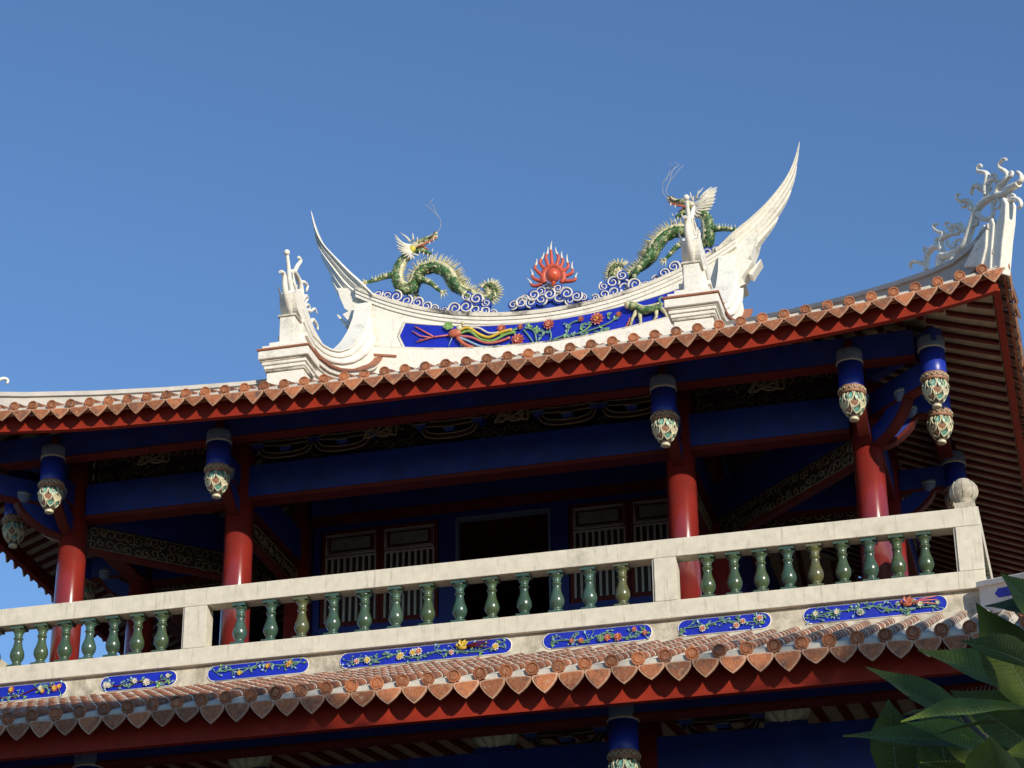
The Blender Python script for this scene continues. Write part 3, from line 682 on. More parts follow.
# balusters
mb = MB(['glaze_green'])
mb.box(-.082, .082, -.075, .075, 0, .028)
mb.lathe([(.062, .028), (.066, .04), (.055, .052), (.046, .062), (.05, .075), (.066, .10), (.079, .13), (.082, .16), (.077, .19), (.064, .225), (.052, .26), (.045, .30), (.043, .335), (.054, .342), (.056, .352), (.046, .36), (.044, .385), (.05, .40), (.05, .41), (.06, .425), (.074, .44), (.074, .45)], (0, 0, 0), 20, 'glaze_green')
mb.box(-.08, .08, -.075, .075, .45, .481)
bl0 = mb.build('baluster', TW, bevel=0)
first = True
def put(o0, l, rz=0):
    global first
    o = copy_tree(o0, TW); o.location = l; o.rotation_euler.z = rz; return o
ubal = [-4.93 + .2865 * 0 + i * .2865 for i in range(0)]
bu = [HW - .581 - i * .2828 for i in range(9)]      # right bay, outermost first
bu = [u for u in bu if u > 2.78] + [-HW + .82 - .0 + i * .2865 for i in range(-1, 8)] + [-2.14 + i * .3556 for i in range(13)]
bu = [u for u in bu if (-HW + .33 < u < -2.82) or (-2.4 < u < 2.4) or (2.8 < u < HW - .3)]
rb = random.Random(11)
for k in (0, 1, 3):
    for u in bu:
        a = k * PI / 2; x, y = u, -HW + .10
        o = put(bl0, (x * math.cos(a) - y * math.sin(a), x * math.sin(a) + y * math.cos(a), Z(-.690)), rb.choice([0, PI / 2, PI]) + rb.uniform(-.04, .04))
        o['group'] = 'glazed balusters of the balcony'
bpy.data.objects.remove(bl0)
# parapet wall with relief panels
mb = MB(['wall_plaster'])
mb.box(-HW + .06, HW - .06, -HW + .06, -HW + .3, Z(-1.7), Z(-.887)); mb.box(-HW + .06, HW - .06, HW - .3, HW - .06, Z(-1.7), Z(-.887))
mb.box(-HW + .06, -HW + .3, -HW + .302, HW - .302, Z(-1.7), Z(-.887)); mb.box(HW - .3, HW - .06, -HW + .302, HW - .302, Z(-1.7), Z(-.887))
mb.build('parapet', TW)
mb = MB(['wall_plaster']); mb.box(-HW + .03, HW - .03, -HW + .035, -HW + .058, Z(-1.24), Z(-1.10)); base = mb.build('mortar_skirting', TW)
def wall_panel(x0, x1, seed, cols, z0=-1.078, z1=-.905):
    r = (z1 - z0) / 2; zm = (z0 + z1) / 2; yy = -HW + .06
    pts = [(x0 + r - r * math.cos(q) * 1.0, zm + r * math.sin(q)) for q in lin(-PI / 2, PI / 2, 8)] + [(x1 - r + r * math.cos(q), zm + r * math.sin(q)) for q in lin(PI / 2, -PI / 2, 8)]
    mb = MB(['panel_blue', 'ridge_white'])
    mb.prism(pts, lambda p: (p[0] + HW, yy - .002, Z(p[1])), (0, -.005, 0), 'panel_blue')
    mb.tube([(p[0] + HW, yy - .004, Z(p[1])) for p in pts + pts[:1]], .006, 5, 'ridge_white')
    pn = mb.build('relief_panel', TW)
    mb = MB(fm); R = random.Random(seed); L = x1 - x0; n = int(L / .28) + 1
    pv = None; y2 = yy - .015
    stem = [(x0 + HW + L * (.08 + .84 * i / n), y2, Z(zm + R.uniform(-.045, .045))) for i in range(n + 1)]
    mb.tube(spl(stem), .007, 5, 'leaf_teal' if seed % 2 else 'wood_red')
    for i, s0 in enumerate(stem):
        for q in range(9):
            a = R.uniform(0, 2 * PI); d = R.uniform(.03, .10)
            c = (min(max(s0[0] + math.cos(a) * d * 1.5, x0 + HW + .06), x1 + HW - .06), y2 - .003, min(max(s0[2] + math.sin(a) * d, Z(z0 + .03)), Z(z1 - .03)))
            mb.tube([s0, c], .004, 4, 'leaf_teal'); leafq(mb, c, R.uniform(0, 2 * PI), R.uniform(.028, .055), R.choice(['leaf_teal', 'leaf_teal', 'sky_line', 'leaf_lime']))
        for _q in range(R.choice((0, 1, 1, 2))):
            c = (min(max(s0[0] + R.uniform(-.09, .09), x0 + HW + .07), x1 + HW - .07), y2 - .01, Z(zm + R.uniform(-.035, .04))); k1, k2 = R.choice(cols); flower(mb, c, R.uniform(.028, .048), k1, k2, 8)
    mb.build('flower_relief', pn); return pn, mb
PN = [(-11.36, -10.0, 2, [('coral', 'yellow'), ('leaf_teal', 'white_petal'), ('pink', 'yellow')], 'pale blossom relief panel at the far left'),
      (-9.60, -8.71, 4, [('white_petal', 'yellow'), ('pink', 'pink'), ('white_petal', 'white_petal')], 'relief panel with white blossoms on a red branch'),
      (-8.355, -7.20, 5, [('yellow', 'yellow'), ('yellow', 'coral'), ('coral', 'yellow')], 'relief panel with yellow and orange flowers'),
      (-6.85, -4.95, 7, [('white_petal', 'yellow'), ('white_petal', 'pink')], 'longest relief panel with white peonies and a yellow bird'),
      (-4.61, -3.446, 9, [('pink', 'coral'), ('leaf_lime', 'leaf_teal')], 'relief panel with pink lotus and green leaves'),
      (-3.17, -2.20, 11, [('white_petal', 'pink'), ('pink', 'white_petal')], 'relief panel with pale pink flowers'),
      (-1.865, -.405, 13, [('leaf_teal', 'white_petal'), ('white_petal', 'leaf_teal')], 'relief panel with teal and white clusters and a long tailed bird')]
for x0, x1, sd_, cols, lab in PN:
    pn, _ = wall_panel(x0, x1, sd_, cols); pn['label'] = lab
    if sd_ in (7, 13):
        mb = MB(fm); bx = (-5.48 if sd_ == 7 else -.80) + HW; kk = 'yellow' if sd_ == 7 else 'coral'; y2 = -HW + .03; zc = Z(-.97)
        mb.ball((bx, y2, zc), .032, kk, 8, (1.7, .7, 1)); mb.ball((bx - .06, y2, zc + .025), .02, kk, 8)
        for a in (60, 35, 110): leafq(mb, (bx, y2 - .02, zc), R_(a), .085, kk)
        for a in (-6, 3, 10): mb.tube([(bx + .03, y2, zc), (bx + .16, y2, zc + .16 * math.sin(R_(a)) + .01), (bx + .30, y2, zc + .30 * math.sin(R_(a)))], [.012, .008, .004], 5, 'pink' if sd_ == 13 else 'wood_red')
        mb.build('bird_relief', pn)
# floor
mb = MB(['dark_floor']); mb.box(-HW + .3, HW - .3, -HW + .3, HW - .3, Z(-1.35), Z(-1.2)); mb.build('balcony_floor', TW)

# ------------------------------------------------------------------ columns
CU = [4.71, 2.62]
mb = MB(['column_red', 'stone_ball'])
mb.lathe([(.21, -1.2), (.23, -1.12), (.18, -1.05)], (0, 0, ZO), 24, 'stone_ball'); mb.lathe([(.168, -1.05), (.170, .4), (.166, 2.5)], (0, 0, ZO), 32, 'column_red')
c0 = mb.build('column', TW, loc=(4.71, -4.71, 0))
clist = []
for x in (-4.71, -2.62, 2.62, 4.71):
    for y in (-4.71, -2.62, 2.62, 4.71):
        if (x, y) == (4.71, -4.71): c0['group'] = 'red columns of the upper storey'; continue
        o = put(c0, (x, y, 0)); o['group'] = 'red columns of the upper storey'
# ------------------------------------------------------------------ beams
def ringpart(build, name, ks=(0, 1, 2, 3), lab=None, bevel=.008):
    mb = build(); o = mb.build(name, TW, bevel=bevel)
    if lab: o['label'] = lab
    for k in ks[1:]: ring4(o, TW, k)
    return o
def bmf(d, w, z0, z1, zr, half, e=0):
    def f():
        mb = MB(['beam_blue', 'wood_red']); mb.box(-half, half, d - HW - w / 2, d - HW + w / 2, Z(z0), Z(z1), 'beam_blue')
        mb.box(-half, half, d - HW - w / 2 - .012, d - HW + w / 2 + .012, Z(zr), Z(z0 - .002), 'wood_red'); return mb
    return f
ringpart(bmf(.44, .15, 1.99, 2.29, 1.96, HW - .44 - .075), 'eave_purlin')
ringpart(bmf(1.17, .20, 1.53, 1.93, 1.475, 4.71 - .17 + .0), 'tie_beam')
ringpart(bmf(3.26, .18, 2.12, 2.6, 2.04, 2.62 - .17), 'inner_beam')
for sg in (1, -1):
    mb = MB(['beam_blue', 'wood_red']); a_, b_ = (2.62 + .17, 4.71 - .17) if sg > 0 else (-4.71 + .17, -2.62 - .17)
    mb.box(a_, b_, -2.70, -2.54, Z(1.50), Z(1.90), 'beam_blue'); mb.box(a_, b_, -2.71, -2.53, Z(1.44), Z(1.498), 'wood_red')
    o = mb.build('gallery_beam', TW)
    for k in (1, 2, 3): ring4(o, TW, k)
# carved lattice boards
def lattice_panel(L, H, seed, rows=2):
    """panel in local x (0..L), z (0..H), facing -y"""
    mb = MB(['lattice_dark', 'lattice', 'wood_red', 'beam_blue'])
    mb.box(0, L, .0, .03, 0, H, 'lattice_dark'); mb.box(0, L, -.03, .06, -.055, -.001, 'wood_red')
    R = random.Random(seed); n = int(L / .11)
    for sy in (-.012, .042):
        mb.tube([(.03, sy, .02), (L - .03, sy, .02), (L - .03, sy, H - .02), (.03, sy, H - .02), (.03, sy, .02)], .007, 4, 'lattice')
        for r in range(rows):
            for i in range(n):
                cx = (i + .5) * L / n + R.uniform(-.02, .02); cz = H * (r + .5) / rows + R.uniform(-.02, .02); rr = min(.07, H / rows * .5) * R.uniform(.7, 1.1); s_ = R.choice((-1, 1)); ph = R.uniform(0, 6.28)
                q = [(cx + s_ * rr * (1 - t * .75) * math.cos(ph + t * 7), sy, cz + rr * (1 - t * .75) * math.sin(ph + t * 7)) for t in lin(0, 1, 9)]
                mb.tube(q, .0075, 4, 'lattice'); mb.tube([q[0], (q[0][0] + R.uniform(-.08, .08), sy, min(max(q[0][2] + R.uniform(-.08, .08), .02), H - .02))], .006, 4, 'lattice')
    return mb
def place_dir(o, p, ang): o.location = p; o.rotation_euler.z = ang
lp = lattice_panel(1.75, .30, 3).build('carved_panel', TW); lpd = lattice_panel(2.6, .30, 4).build('carved_panel', TW); lps = lattice_panel(1.72, .24, 5, 1).build('carved_panel', TW)
Rz = lambda p, k: (p[0] * math.cos(k * PI / 2) - p[1] * math.sin(k * PI / 2), p[0] * math.sin(k * PI / 2) + p[1] * math.cos(k * PI / 2), p[2])
firstp = {}
def put_or(o0, p, ang):
    if o0.name in firstp: o = put(o0, p, ang)
    else: firstp[o0.name] = 1; o = o0; place_dir(o, p, ang)
    o['group'] = 'gilded lattice boards under the gallery beams'; return o
for k in range(4):
    for x in (-2.62, 2.62): put_or(lp, Rz((x, -4.71 + .17, Z(1.20)), k), PI / 2 + k * PI / 2)
    put_or(lpd, Rz((4.71 - .13, -4.71 + .13, Z(1.20)), k), PI * .75 + k * PI / 2)
    put_or(lps, Rz((2.79, -2.62, Z(1.17)), k), k * PI / 2); put_or(lps, Rz((-4.54, -2.62, Z(1.17)), k), k * PI / 2)
# beams from gallery columns to the core, straight and diagonal
mb = MB(['beam_blue', 'wood_red']); mb.box(-.075, .075, .17, 1.92, 1.505, 1.93, 'beam_blue'); b1 = mb.build('cross_beam', TW, bevel=.006)
mb = MB(['beam_blue', 'wood_red']); mb.box(-.075, .075, .17, 2.78, 1.505, 1.93, 'beam_blue'); b2 = mb.build('cross_beam', TW, bevel=.006)
for k in range(4):
    for x in (-2.62, 2.62):
        o = b1 if (k == 0 and x < 0) else put(b1, (0, 0, 0)); place_dir(o, Rz((x, -4.71, ZO), k), k * PI / 2)
    o = b2 if k == 0 else put(b2, (0, 0, 0)); place_dir(o, Rz((4.71, -4.71, ZO), k), PI / 4 + k * PI / 2)
# cantilever arms to the pendants: straight beam plus curved bracket arms
def arm(L, sc=1.0):
    mb = MB(['beam_blue', 'wood_red'])
    mb.box(-.055, .055, -L, -.16, 1.64, 1.90, 'beam_blue'); mb.box(-.06, .06, -L + .16, -.16, 1.60, 1.638, 'wood_red')
    o = mb.build('cantilever_beam', TW, bevel=.005); return o
def curved_arm(R1, z0, z1):
    mb = MB(['beam_blue', 'wood_red', 'cream_line'])
    lo = spl([(0, -.12, z0), (0, -R1 * .55, z0 + .06), (0, -R1 * .86, z0 + .20), (0, -R1, z1)]); hi = spl([(0, -.12, z0 + .22), (0, -R1 * .42, z0 + .25), (0, -R1 * .62, z0 + .34), (0, -R1 * .80, z1)])
    sec = []
    for a_, b_ in zip(lo, hi): sec.append([(-.055, a_.y, a_.z), (.055, a_.y, a_.z), (.055, b_.y, b_.z), (-.055, b_.y, b_.z)])
    mb.sweep(sec, lambda i: sec[i], kf=lambda j: 'wood_red' if j in (0,) else 'beam_blue', k='beam_blue')
    sec2 = [[(-.062, a_.y - .012, a_.z - .012), (.062, a_.y - .012, a_.z - .012), (.062, a_.y + .012, a_.z + .02), (-.062, a_.y + .012, a_.z + .02)] for a_ in lo]
    mb.sweep(sec2, lambda i: sec2[i], k='wood_red')
    o = mb.build('bracket_arm', TW)
    mb = MB(['cap_blue', 'cream_line']); yc = -R1 * .9
    mb.lathe([(.06, z1 - .01), (.085, z1 + .02), (.10, z1 + .06), (.10, z1 + .125), (.092, z1 + .13)], (0, yc, 0), 16, 'cap_blue'); mb.lathe([(.103, z1 + .090), (.103, z1 + .102)], (0, yc, 0), 16, 'cream_line')
    mb.build('bracket_cap', o); return o
ar = arm(.84); ca = curved_arm(.55, 1.28, 1.60); ar2 = arm(1.19); ca2 = curved_arm(.74, 1.27, 1.60)
cb = curved_arm(.40, 1.20, 1.42)
fi = set()
def pl(o0, p, ang):
    if o0.name in fi: o = put(o0, p, ang)
    else: fi.add(o0.name); o = o0; place_dir(o, p, ang)
    return o
for k in range(4):
    for x in (-2.62, 2.62, 4.71, -4.71):
        p = Rz((x, -4.71, ZO), k); pl(ar, p, k * PI / 2); pl(ca, p, k * PI / 2)
    p = Rz((4.71, -4.71, ZO), k); pl(ar2, p, PI / 4 + k * PI / 2); pl(ca2, p, PI / 4 + k * PI / 2)
bpy.data.objects.remove(cb.children[0]); bpy.data.objects.remove(cb)
# lotus pendants
def pendant():
    mb = MB(['shaft_blue', 'cream_line']); mb.lathe([(.130, 1.60), (.138, 1.62), (.138, 1.90)], (0, 0, 0), 24, 'shaft_blue')
    o = mb.build('lotus_pendant', TW)
    mb = MB(['cap_blue', 'cream_line', 'wood_red']); mb.lathe([(.143, 1.90), (.147, 1.905), (.147, 2.03), (.139, 2.06)], (0, 0, 0), 24, 'cap_blue')
    mb.lathe([(.149, 1.905), (.151, 1.915), (.149, 1.925)], (0, 0, 0), 24, 'cream_line'); mb.lathe([(.05, 2.06), (.05, 2.2)], (0, 0, 0), 10, 'wood_red')
    mb.build('collar', o)
    mb = MB(['lotus_brown', 'lotus_cream', 'lotus_teal', 'pink', 'yellow'])
    mb.lathe([(.13, 1.53), (.142, 1.535), (.146, 1.55), (.140, 1.565), (.140, 1.59), (.148, 1.60), (.142, 1.615), (.13, 1.62)], (0, 0, 0), 24, 'lotus_brown')
    n = 16
    q = [(.149 * math.cos(2 * PI * i / 64), .149 * math.sin(2 * PI * i / 64), 1.578 + .012 * (1 if (i // 2) % 2 else -1)) for i in range(65)]
    mb.tube(q, .0055, 4, 'lotus_cream')
    mb.build('patterned_band', o)
    mb = MB(['lotus_teal', 'lotus_cream', 'lotus_brown', 'yellow', 'dragon_dark'])
    prof = [(.112, 1.535), (.124, 1.50), (.128, 1.46), (.120, 1.41), (.098, 1.36), (.070, 1.315), (.045, 1.285), (.038, 1.272), (.05, 1.262), (.05, 1.245), (.035, 1.24)]
    mb.lathe(prof, (0, 0, 0), 20, 'dragon_dark')
    def rad(z): return float(np.interp(-z, [-p[1] for p in prof], [p[0] for p in prof]))
    for row, (zt, hgt, cnt, k) in enumerate(((1.535, .13, 7, 'lotus_teal'), (1.445, .095, 7, 'lotus_cream'), (1.375, .08, 6, 'lotus_teal'))):
        for i in range(cnt):
            a0 = 2 * PI * (i + .5 * (row % 2)) / cnt; wa = PI / cnt * .92
            def P(s_, t, o_): 
                z = zt - hgt * t; a = a0 + s_ * wa; r = rad(z) + o_; return (r * math.cos(a), r * math.sin(a), z)
            rim = [(-.85, 0), (-1, .35), (-.8, .7), (0, 1.0), (.8, .7), (1, .35), (.85, 0)]
            mb.tube([P(s_, t, .009) for s_, t in rim], .0085, 5, 'lotus_cream' if row != 1 else 'lotus_cream')
            i0 = mb.add([P(s_ * .9, t * .92, .004) for s_, t in rim] + [P(0, .35, .016)])
            for j in range(len(rim) - 1): mb.face([i0 + j, i0 + j + 1, i0 + len(rim)], 'lotus_teal' if row == 0 else ('lotus_brown' if (i + row) % 3 == 0 else 'lotus_cream' if row == 1 else 'lotus_teal'), .5, True)
            if row == 0: mb.tube([P(0, .12, .014), P(-.32, .35, .016), P(0, .6, .018), P(.3, .38, .016)], .006, 4, 'lotus_cream')
    mb.lathe([(.042, 1.272), (.052, 1.265), (.052, 1.243), (.042, 1.237)], (0, 0, 0), 12, 'lotus_cream')
    mb.build('lotus_bud', o); return o
pd = pendant()
pp = []
for k in range(4):
    for x in (-2.60, 2.60, 4.66, -4.66): pp.append(Rz((x, -HW + .37, ZO + (.05 if abs(x) > 3 else 0)), k))
    pp.append(Rz((HW - .335, -HW + .37, ZO + .09), k))
for i, p in enumerate(pp):
    o = pd if i == 0 else put(pd, p); o.location = p; o['group'] = 'carved lotus pendants under the eave'
# bracket sets between tie beam and eave
def bracket_set():
    mb = MB(['lattice_dark', 'lattice', 'beam_blue'])
    for (z, L) in ((2.0, .34), (2.16, .52)):
        lo = spl([(-L, 0, z + .13), (-L * .85, 0, z + .04), (-L * .5, 0, z), (0, 0, z - .01), (L * .5, 0, z), (L * .85, 0, z + .04), (L, 0, z + .13)])
        sec = [[(p.x, -.05, p.z), (p.x, .05, p.z), (p.x * .92, .05, p.z + .06), (p.x * .92, -.05, p.z + .06)] for p in lo]
        mb.sweep(sec, lambda i: sec[i], k='lattice_dark'); mb.tube([(p.x, -.055, p.z) for p in lo], .008, 4, 'lattice'); mb.tube([(p.x * .92, -.055, p.z + .06) for p in lo], .007, 4, 'lattice')
        for x in (-L, 0, L):
            zz = z + (.14 if x else .07)
            n = mb.add([(x - .05, -.07, zz), (x + .05, -.07, zz), (x + .05, .07, zz), (x - .05, .07, zz), (x - .075, -.09, zz + .05), (x + .075, -.09, zz + .05), (x + .075, .09, zz + .05), (x - .075, .09, zz + .05)])
            for f in ((0, 3, 2, 1), (4, 5, 6, 7), (0, 1, 5, 4), (1, 2, 6, 5), (2, 3, 7, 6), (3, 0, 4, 7)): mb.face([n + i for i in f], 'beam_blue')
            mb.tube([(x - .075, -.095, zz + .045), (x + .075, -.095, zz + .045)], .007, 4, 'lattice')
    return mb.build('bracket_set', TW)
bs = bracket_set(); bs['group'] = 'curved bracket sets above the tie beams'
mb = MB(['lattice_dark', 'lattice'])
for i, (a, b) in enumerate(((2, 3), (3, 2), (1, 2))):
    q = [(.17 * math.sin(a * t) + .03 * i - .03, -.02, 2.17 + .12 * math.sin(b * t + .6 + i)) for t in lin(0, 2 * PI, 36)]; mb.tube(q, .011, 4, 'lattice')
kn = mb.build('carved_knot', TW)
for k in range(4):
    for i, x in enumerate((-2.05, -1.35, -.05, 1.35, 2.1)):
        if k == 0 and i == 0: bs.location = (x, -4.75, ZO)
        else: put(bs, Rz((x, -4.75, ZO), k), k * PI / 2)
    for i, x in enumerate((-3.66, -.85, .72, 3.66)):
        if k == 0 and i == 0: kn.location = (x, -4.9, ZO)
        else: put(kn, Rz((x, -4.9, ZO), k), k * PI / 2)
fb = lattice_panel(4.85, .42, 12, 2).build('carved_frieze', TW)
for k in range(4): pl(fb, Rz((-2.42, -4.58, Z(2.0)), k), k * PI / 2)
fb2 = lattice_panel(1.72, .42, 14, 2).build('carved_frieze', TW)
for k in range(4):
    pl(fb2, Rz((2.80, -4.58, Z(2.0)), k), k * PI / 2); pl(fb2, Rz((-4.52, -4.58, Z(2.0)), k), k * PI / 2)
# ceiling beams of the room and hip beams
mb = MB(['beam_blue', 'wood_red']); mb.box(-.07, .07, -.52, .9, 2.06, 2.22, 'beam_blue'); hb = mb.build('hip_beam', TW, bevel=.01)
for k in range(4): pl(hb, Rz((HW - .62, -HW + .62, ZO), k), PI / 4 + k * PI / 2)
mb = MB(['lattice_dark']); mb.box(-4.6, 4.6, -2.50, 2.50, Z(3.3), Z(3.35)); mb.build('ceiling', TW)

# ------------------------------------------------------------------ core walls with doors
def wp(x, y): p = onY(x, y, 3.2); return p[0] + HW, p[2]
DX = [(-2.30, -1.63), (-1.53, -.88)]
leafs = DX + [(-b, -a) for a, b in DX[::-1]]
vW = -2.62 + .06
mb = MB(['wall_blue', 'wood_red', 'door_grey'])
for sg in (-1, 1):
    x0, x1 = (-2.45, -2.36) if sg < 0 else (2.36, 2.45)
    mb.box(x0, x1, vW, vW + .12, Z(-1.2), Z(2.04), 'wall_blue')
    a_, b_ = (-2.358, -.82) if sg < 0 else (.82, 2.358)
    mb.box(a_, b_, vW, vW + .12, Z(-1.2), Z(.68), 'wall_blue'); mb.box(a_, b_, vW, vW + .12, Z(1.97), Z(2.04), 'wall_blue')
    a_, b_ = (-.818, -.60) if sg < 0 else (.60, .818)
    mb.box(a_, b_, vW, vW + .12, Z(-1.2), Z(2.04), 'wall_blue')
mb.box(-.598, .598, vW, vW + .12, Z(1.97), Z(2.04), 'wall_blue')
fw = mb.build('front_wall', TW)
mb = MB(['cap_blue'])
mb.box(-.60, -.575, vW - .02, vW + .1, Z(-1.2), Z(1.95)); mb.box(.575, .60, vW - .02, vW + .1, Z(-1.2), Z(1.95)); mb.box(-.575, .575, vW - .02, vW + .1, Z(1.93), Z(1.955)); mb.build('doorway_frame', fw)
mb = MB(['wood_red', 'beige_board'])
for i in range(9): mb.box(-1.0 + i * .25, -.95 + i * .25, vW + .2, 2.4, Z(1.99), Z(2.05), 'wood_red')
mb.box(-2.4, 2.4, vW + .2, 2.4, Z(2.06), Z(2.1), 'wood_red'); mb.build('room_ceiling', TW)
for (x0, x1) in leafs:
    mb = MB(['wood_red']); zt = 1.965; zb = .685
    y0 = vW + .01
    mb.box(x0 - .045, x0, y0, y0 + .06, Z(zb), Z(zt)); mb.box(x1, x1 + .045, y0, y0 + .06, Z(zb), Z(zt)); mb.box(x0 + .001, x1 - .001, y0, y0 + .06, Z(1.925), Z(zt)); mb.box(x0 + .001, x1 - .001, y0, y0 + .06, Z(zb), Z(.745)); mb.box(x0 + .001, x1 - .001, y0 + .005, y0 + .03, Z(1.625), Z(1.923))
    wd = mb.build('shutter_window', TW); wd['group'] = 'grey barred shutters beside the dark doorway'
    mb = MB(['door_grey', 'door_panel', 'lattice_dark'])
    for (e_, r) in ((.012, .011), (.035, .005)):
        q = [(x0 + e_, y0 - .002, Z(1.63 + e_)), (x1 - e_, y0 - .002, Z(1.63 + e_)), (x1 - e_, y0 - .002, Z(1.92 - e_)), (x0 + e_, y0 - .002, Z(1.92 - e_)), (x0 + e_, y0 - .002, Z(1.63 + e_))]
        mb.tube(q, r, 4, 'door_grey')
    mb.box(x0 + .06, x1 - .06, y0 - .006, y0 + .004, Z(1.685), Z(1.865), 'lattice_dark'); mb.box(x0 + .08, x1 - .08, y0 - .012, y0 - .007, Z(1.70), Z(1.85), 'door_panel')
    mb.build('top_panel', wd)
    mb = MB(['door_grey', 'lattice_dark'])
    n = 9
    for i in range(n):
        xc = x0 + .012 + (x1 - x0 - .024) * i / (n - 1); mb.box(xc - .014, xc + .014, y0 + .01, y0 + .035, Z(.75), Z(1.60), 'door_grey')
    mb.box(x0 + .001, x1 - .001, y0 + .008, y0 + .037, Z(1.601), Z(1.622), 'door_grey'); mb.box(x0 + .001, x1 - .001, y0 + .045, y0 + .055, Z(.746), Z(1.60), 'lattice_dark')
    mb.build('bars', wd)
mb = MB(['wall_blue', 'lattice_dark'])
for sg in (-1, 1): mb.box(sg * 2.62 - .06, sg * 2.62 + .06, -2.45, 2.45, Z(-1.2), Z(2.6), 'wall_blue')
mb.box(-2.45, 2.45, 2.56, 2.68, Z(-1.2), Z(2.6), 'wall_blue'); mb.build('core_wall', TW)

# ------------------------------------------------------------------ lower storey
mb = MB(['column_red']); mb.lathe([(.20, -11.23), (.205, -7), (.20, -2.45)], (0, 0, ZO), 28, 'column_red'); lc = mb.build('lower_column', TW)
LQ = HW + 1.65
fi2 = []
for k in range(4):
    for x in (-LQ, -2.62, 2.62): fi2.append(Rz((x, -LQ, 0), k))
for i, p in enumerate(fi2): o = lc if i == 0 else put(lc, p); o.location = p; o['group'] = 'red columns of the lower storey'
ringpart(bmf(-2.5, .17, -2.745, -2.50, -2.785, HW + 2.5 - .085), 'eave_purlin')
ringpart(bmf(-1.65, .22, -3.25, -2.72, -3.33, LQ - .2), 'tie_beam')
mb = MB(['wall_blue', 'wood_red']); 
for sg in (-1, 1): mb.box(sg * 5.4 - .1, sg * 5.4 + .1, -5.3, 5.3, 0, Z(-2.0), 'wall_blue')
mb.box(-5.3, 5.3, -5.5, -5.3, 0, Z(-2.0), 'wood_red'); mb.box(-5.3, 5.3, 5.3, 5.5, 0, Z(-2.0), 'wood_red'); mb.build('lower_wall', TW)
for i, p in enumerate([Rz((x, -HW - 2.5, ZO - 4.70), k) for k in range(4) for x in (-2.62, 2.62)]): o = put(pd, p); o['group'] = 'carved lotus pendants under the eave'
# pumpkin shaped bosses
mb = MB(['lotus_cream', 'beam_blue', 'wood_red']); 
for i in range(10):
    a = 2 * PI * i / 10; q = [(.13 * math.cos(a) * math.sin(t) * 1.35, .13 * math.sin(a) * math.sin(t), .13 * math.cos(t)) for t in lin(.15, PI - .15, 8)]
    mb.tube(q, [.03, .045, .055, .06, .06, .06, .055, .045, .03], 8, 'lotus_cream')
mb.box(-.2, .2, -.09, .09, -.19, -.14, 'beam_blue')
pk = mb.build('pumpkin_boss', TW)
for i, p in enumerate([Rz((x, -HW - 1.65, Z(-2.53)), k) for k in range(4) for x in (-1.30, 1.20, 4.0, -3.9)]):
    o = pk if i == 0 else put(pk, p, 0); o.location = p; o.rotation_euler.z = (i // 4) * PI / 2; o['group'] = 'pumpkin shaped bosses on the lower beam'
lbs = put(bs, (0, 0, 0)); lbs.location = (3.4, -HW - 1.65, ZO - 4.75); put(bs, (-3.0, -HW - 1.65, ZO - 4.75)); put(bs, (1.9, -HW - 1.65, ZO - 4.75)); put(bs, (-5.0, -HW - 1.65, ZO - 4.75))

# ------------------------------------------------------------------ roof statues
def cloud_curl(mb, c, r, s=1, ph=0, d=.03):
    c = Vector(c); mb.prism([(r * math.cos(2 * PI * i / 12), r * math.sin(2 * PI * i / 12)) for i in range(12)], lambda p: c + Vector((p[0], -d, p[1])), (0, 2 * d, 0), 'cloud_blue')
    for sy in (-1, 1):
        q = [c + Vector((s * r * (1 - .8 * t) * math.cos(ph + t * 9.5), sy * (d + .006), r * (1 - .8 * t) * math.sin(ph + t * 9.5))) + Vector((0, 0, .004 * math.sin(t * 17 + ph))) for t in lin(0, 1, 20)]
        mb.tube(q, [(r * .10 + .003) * (1.25 - .6 * i / 20) * rng.uniform(.85, 1.15) for i in range(21)], 5, 'white_petal')
def cloud_row(pts, name, parent, off):
    mb = MB(['cloud_blue', 'white_petal'])
    R = random.Random(len(pts))
    for (p, r) in pts: cloud_curl(mb, p, r, R.choice((1, -1)), R.uniform(0, 6), .035 + R.uniform(0, .03))
    return mb.build(name, parent, off)
gD = lambda x, y: (365 + x / 7.314, 225 + y / 7.314)
def dpt(x, y, o=0.0): return Vector(loc(onY(*gD(x, y), HW + o)))       # traced on the ridge plane; tower-local
OFFT = Vector((-HW, HW, 0))
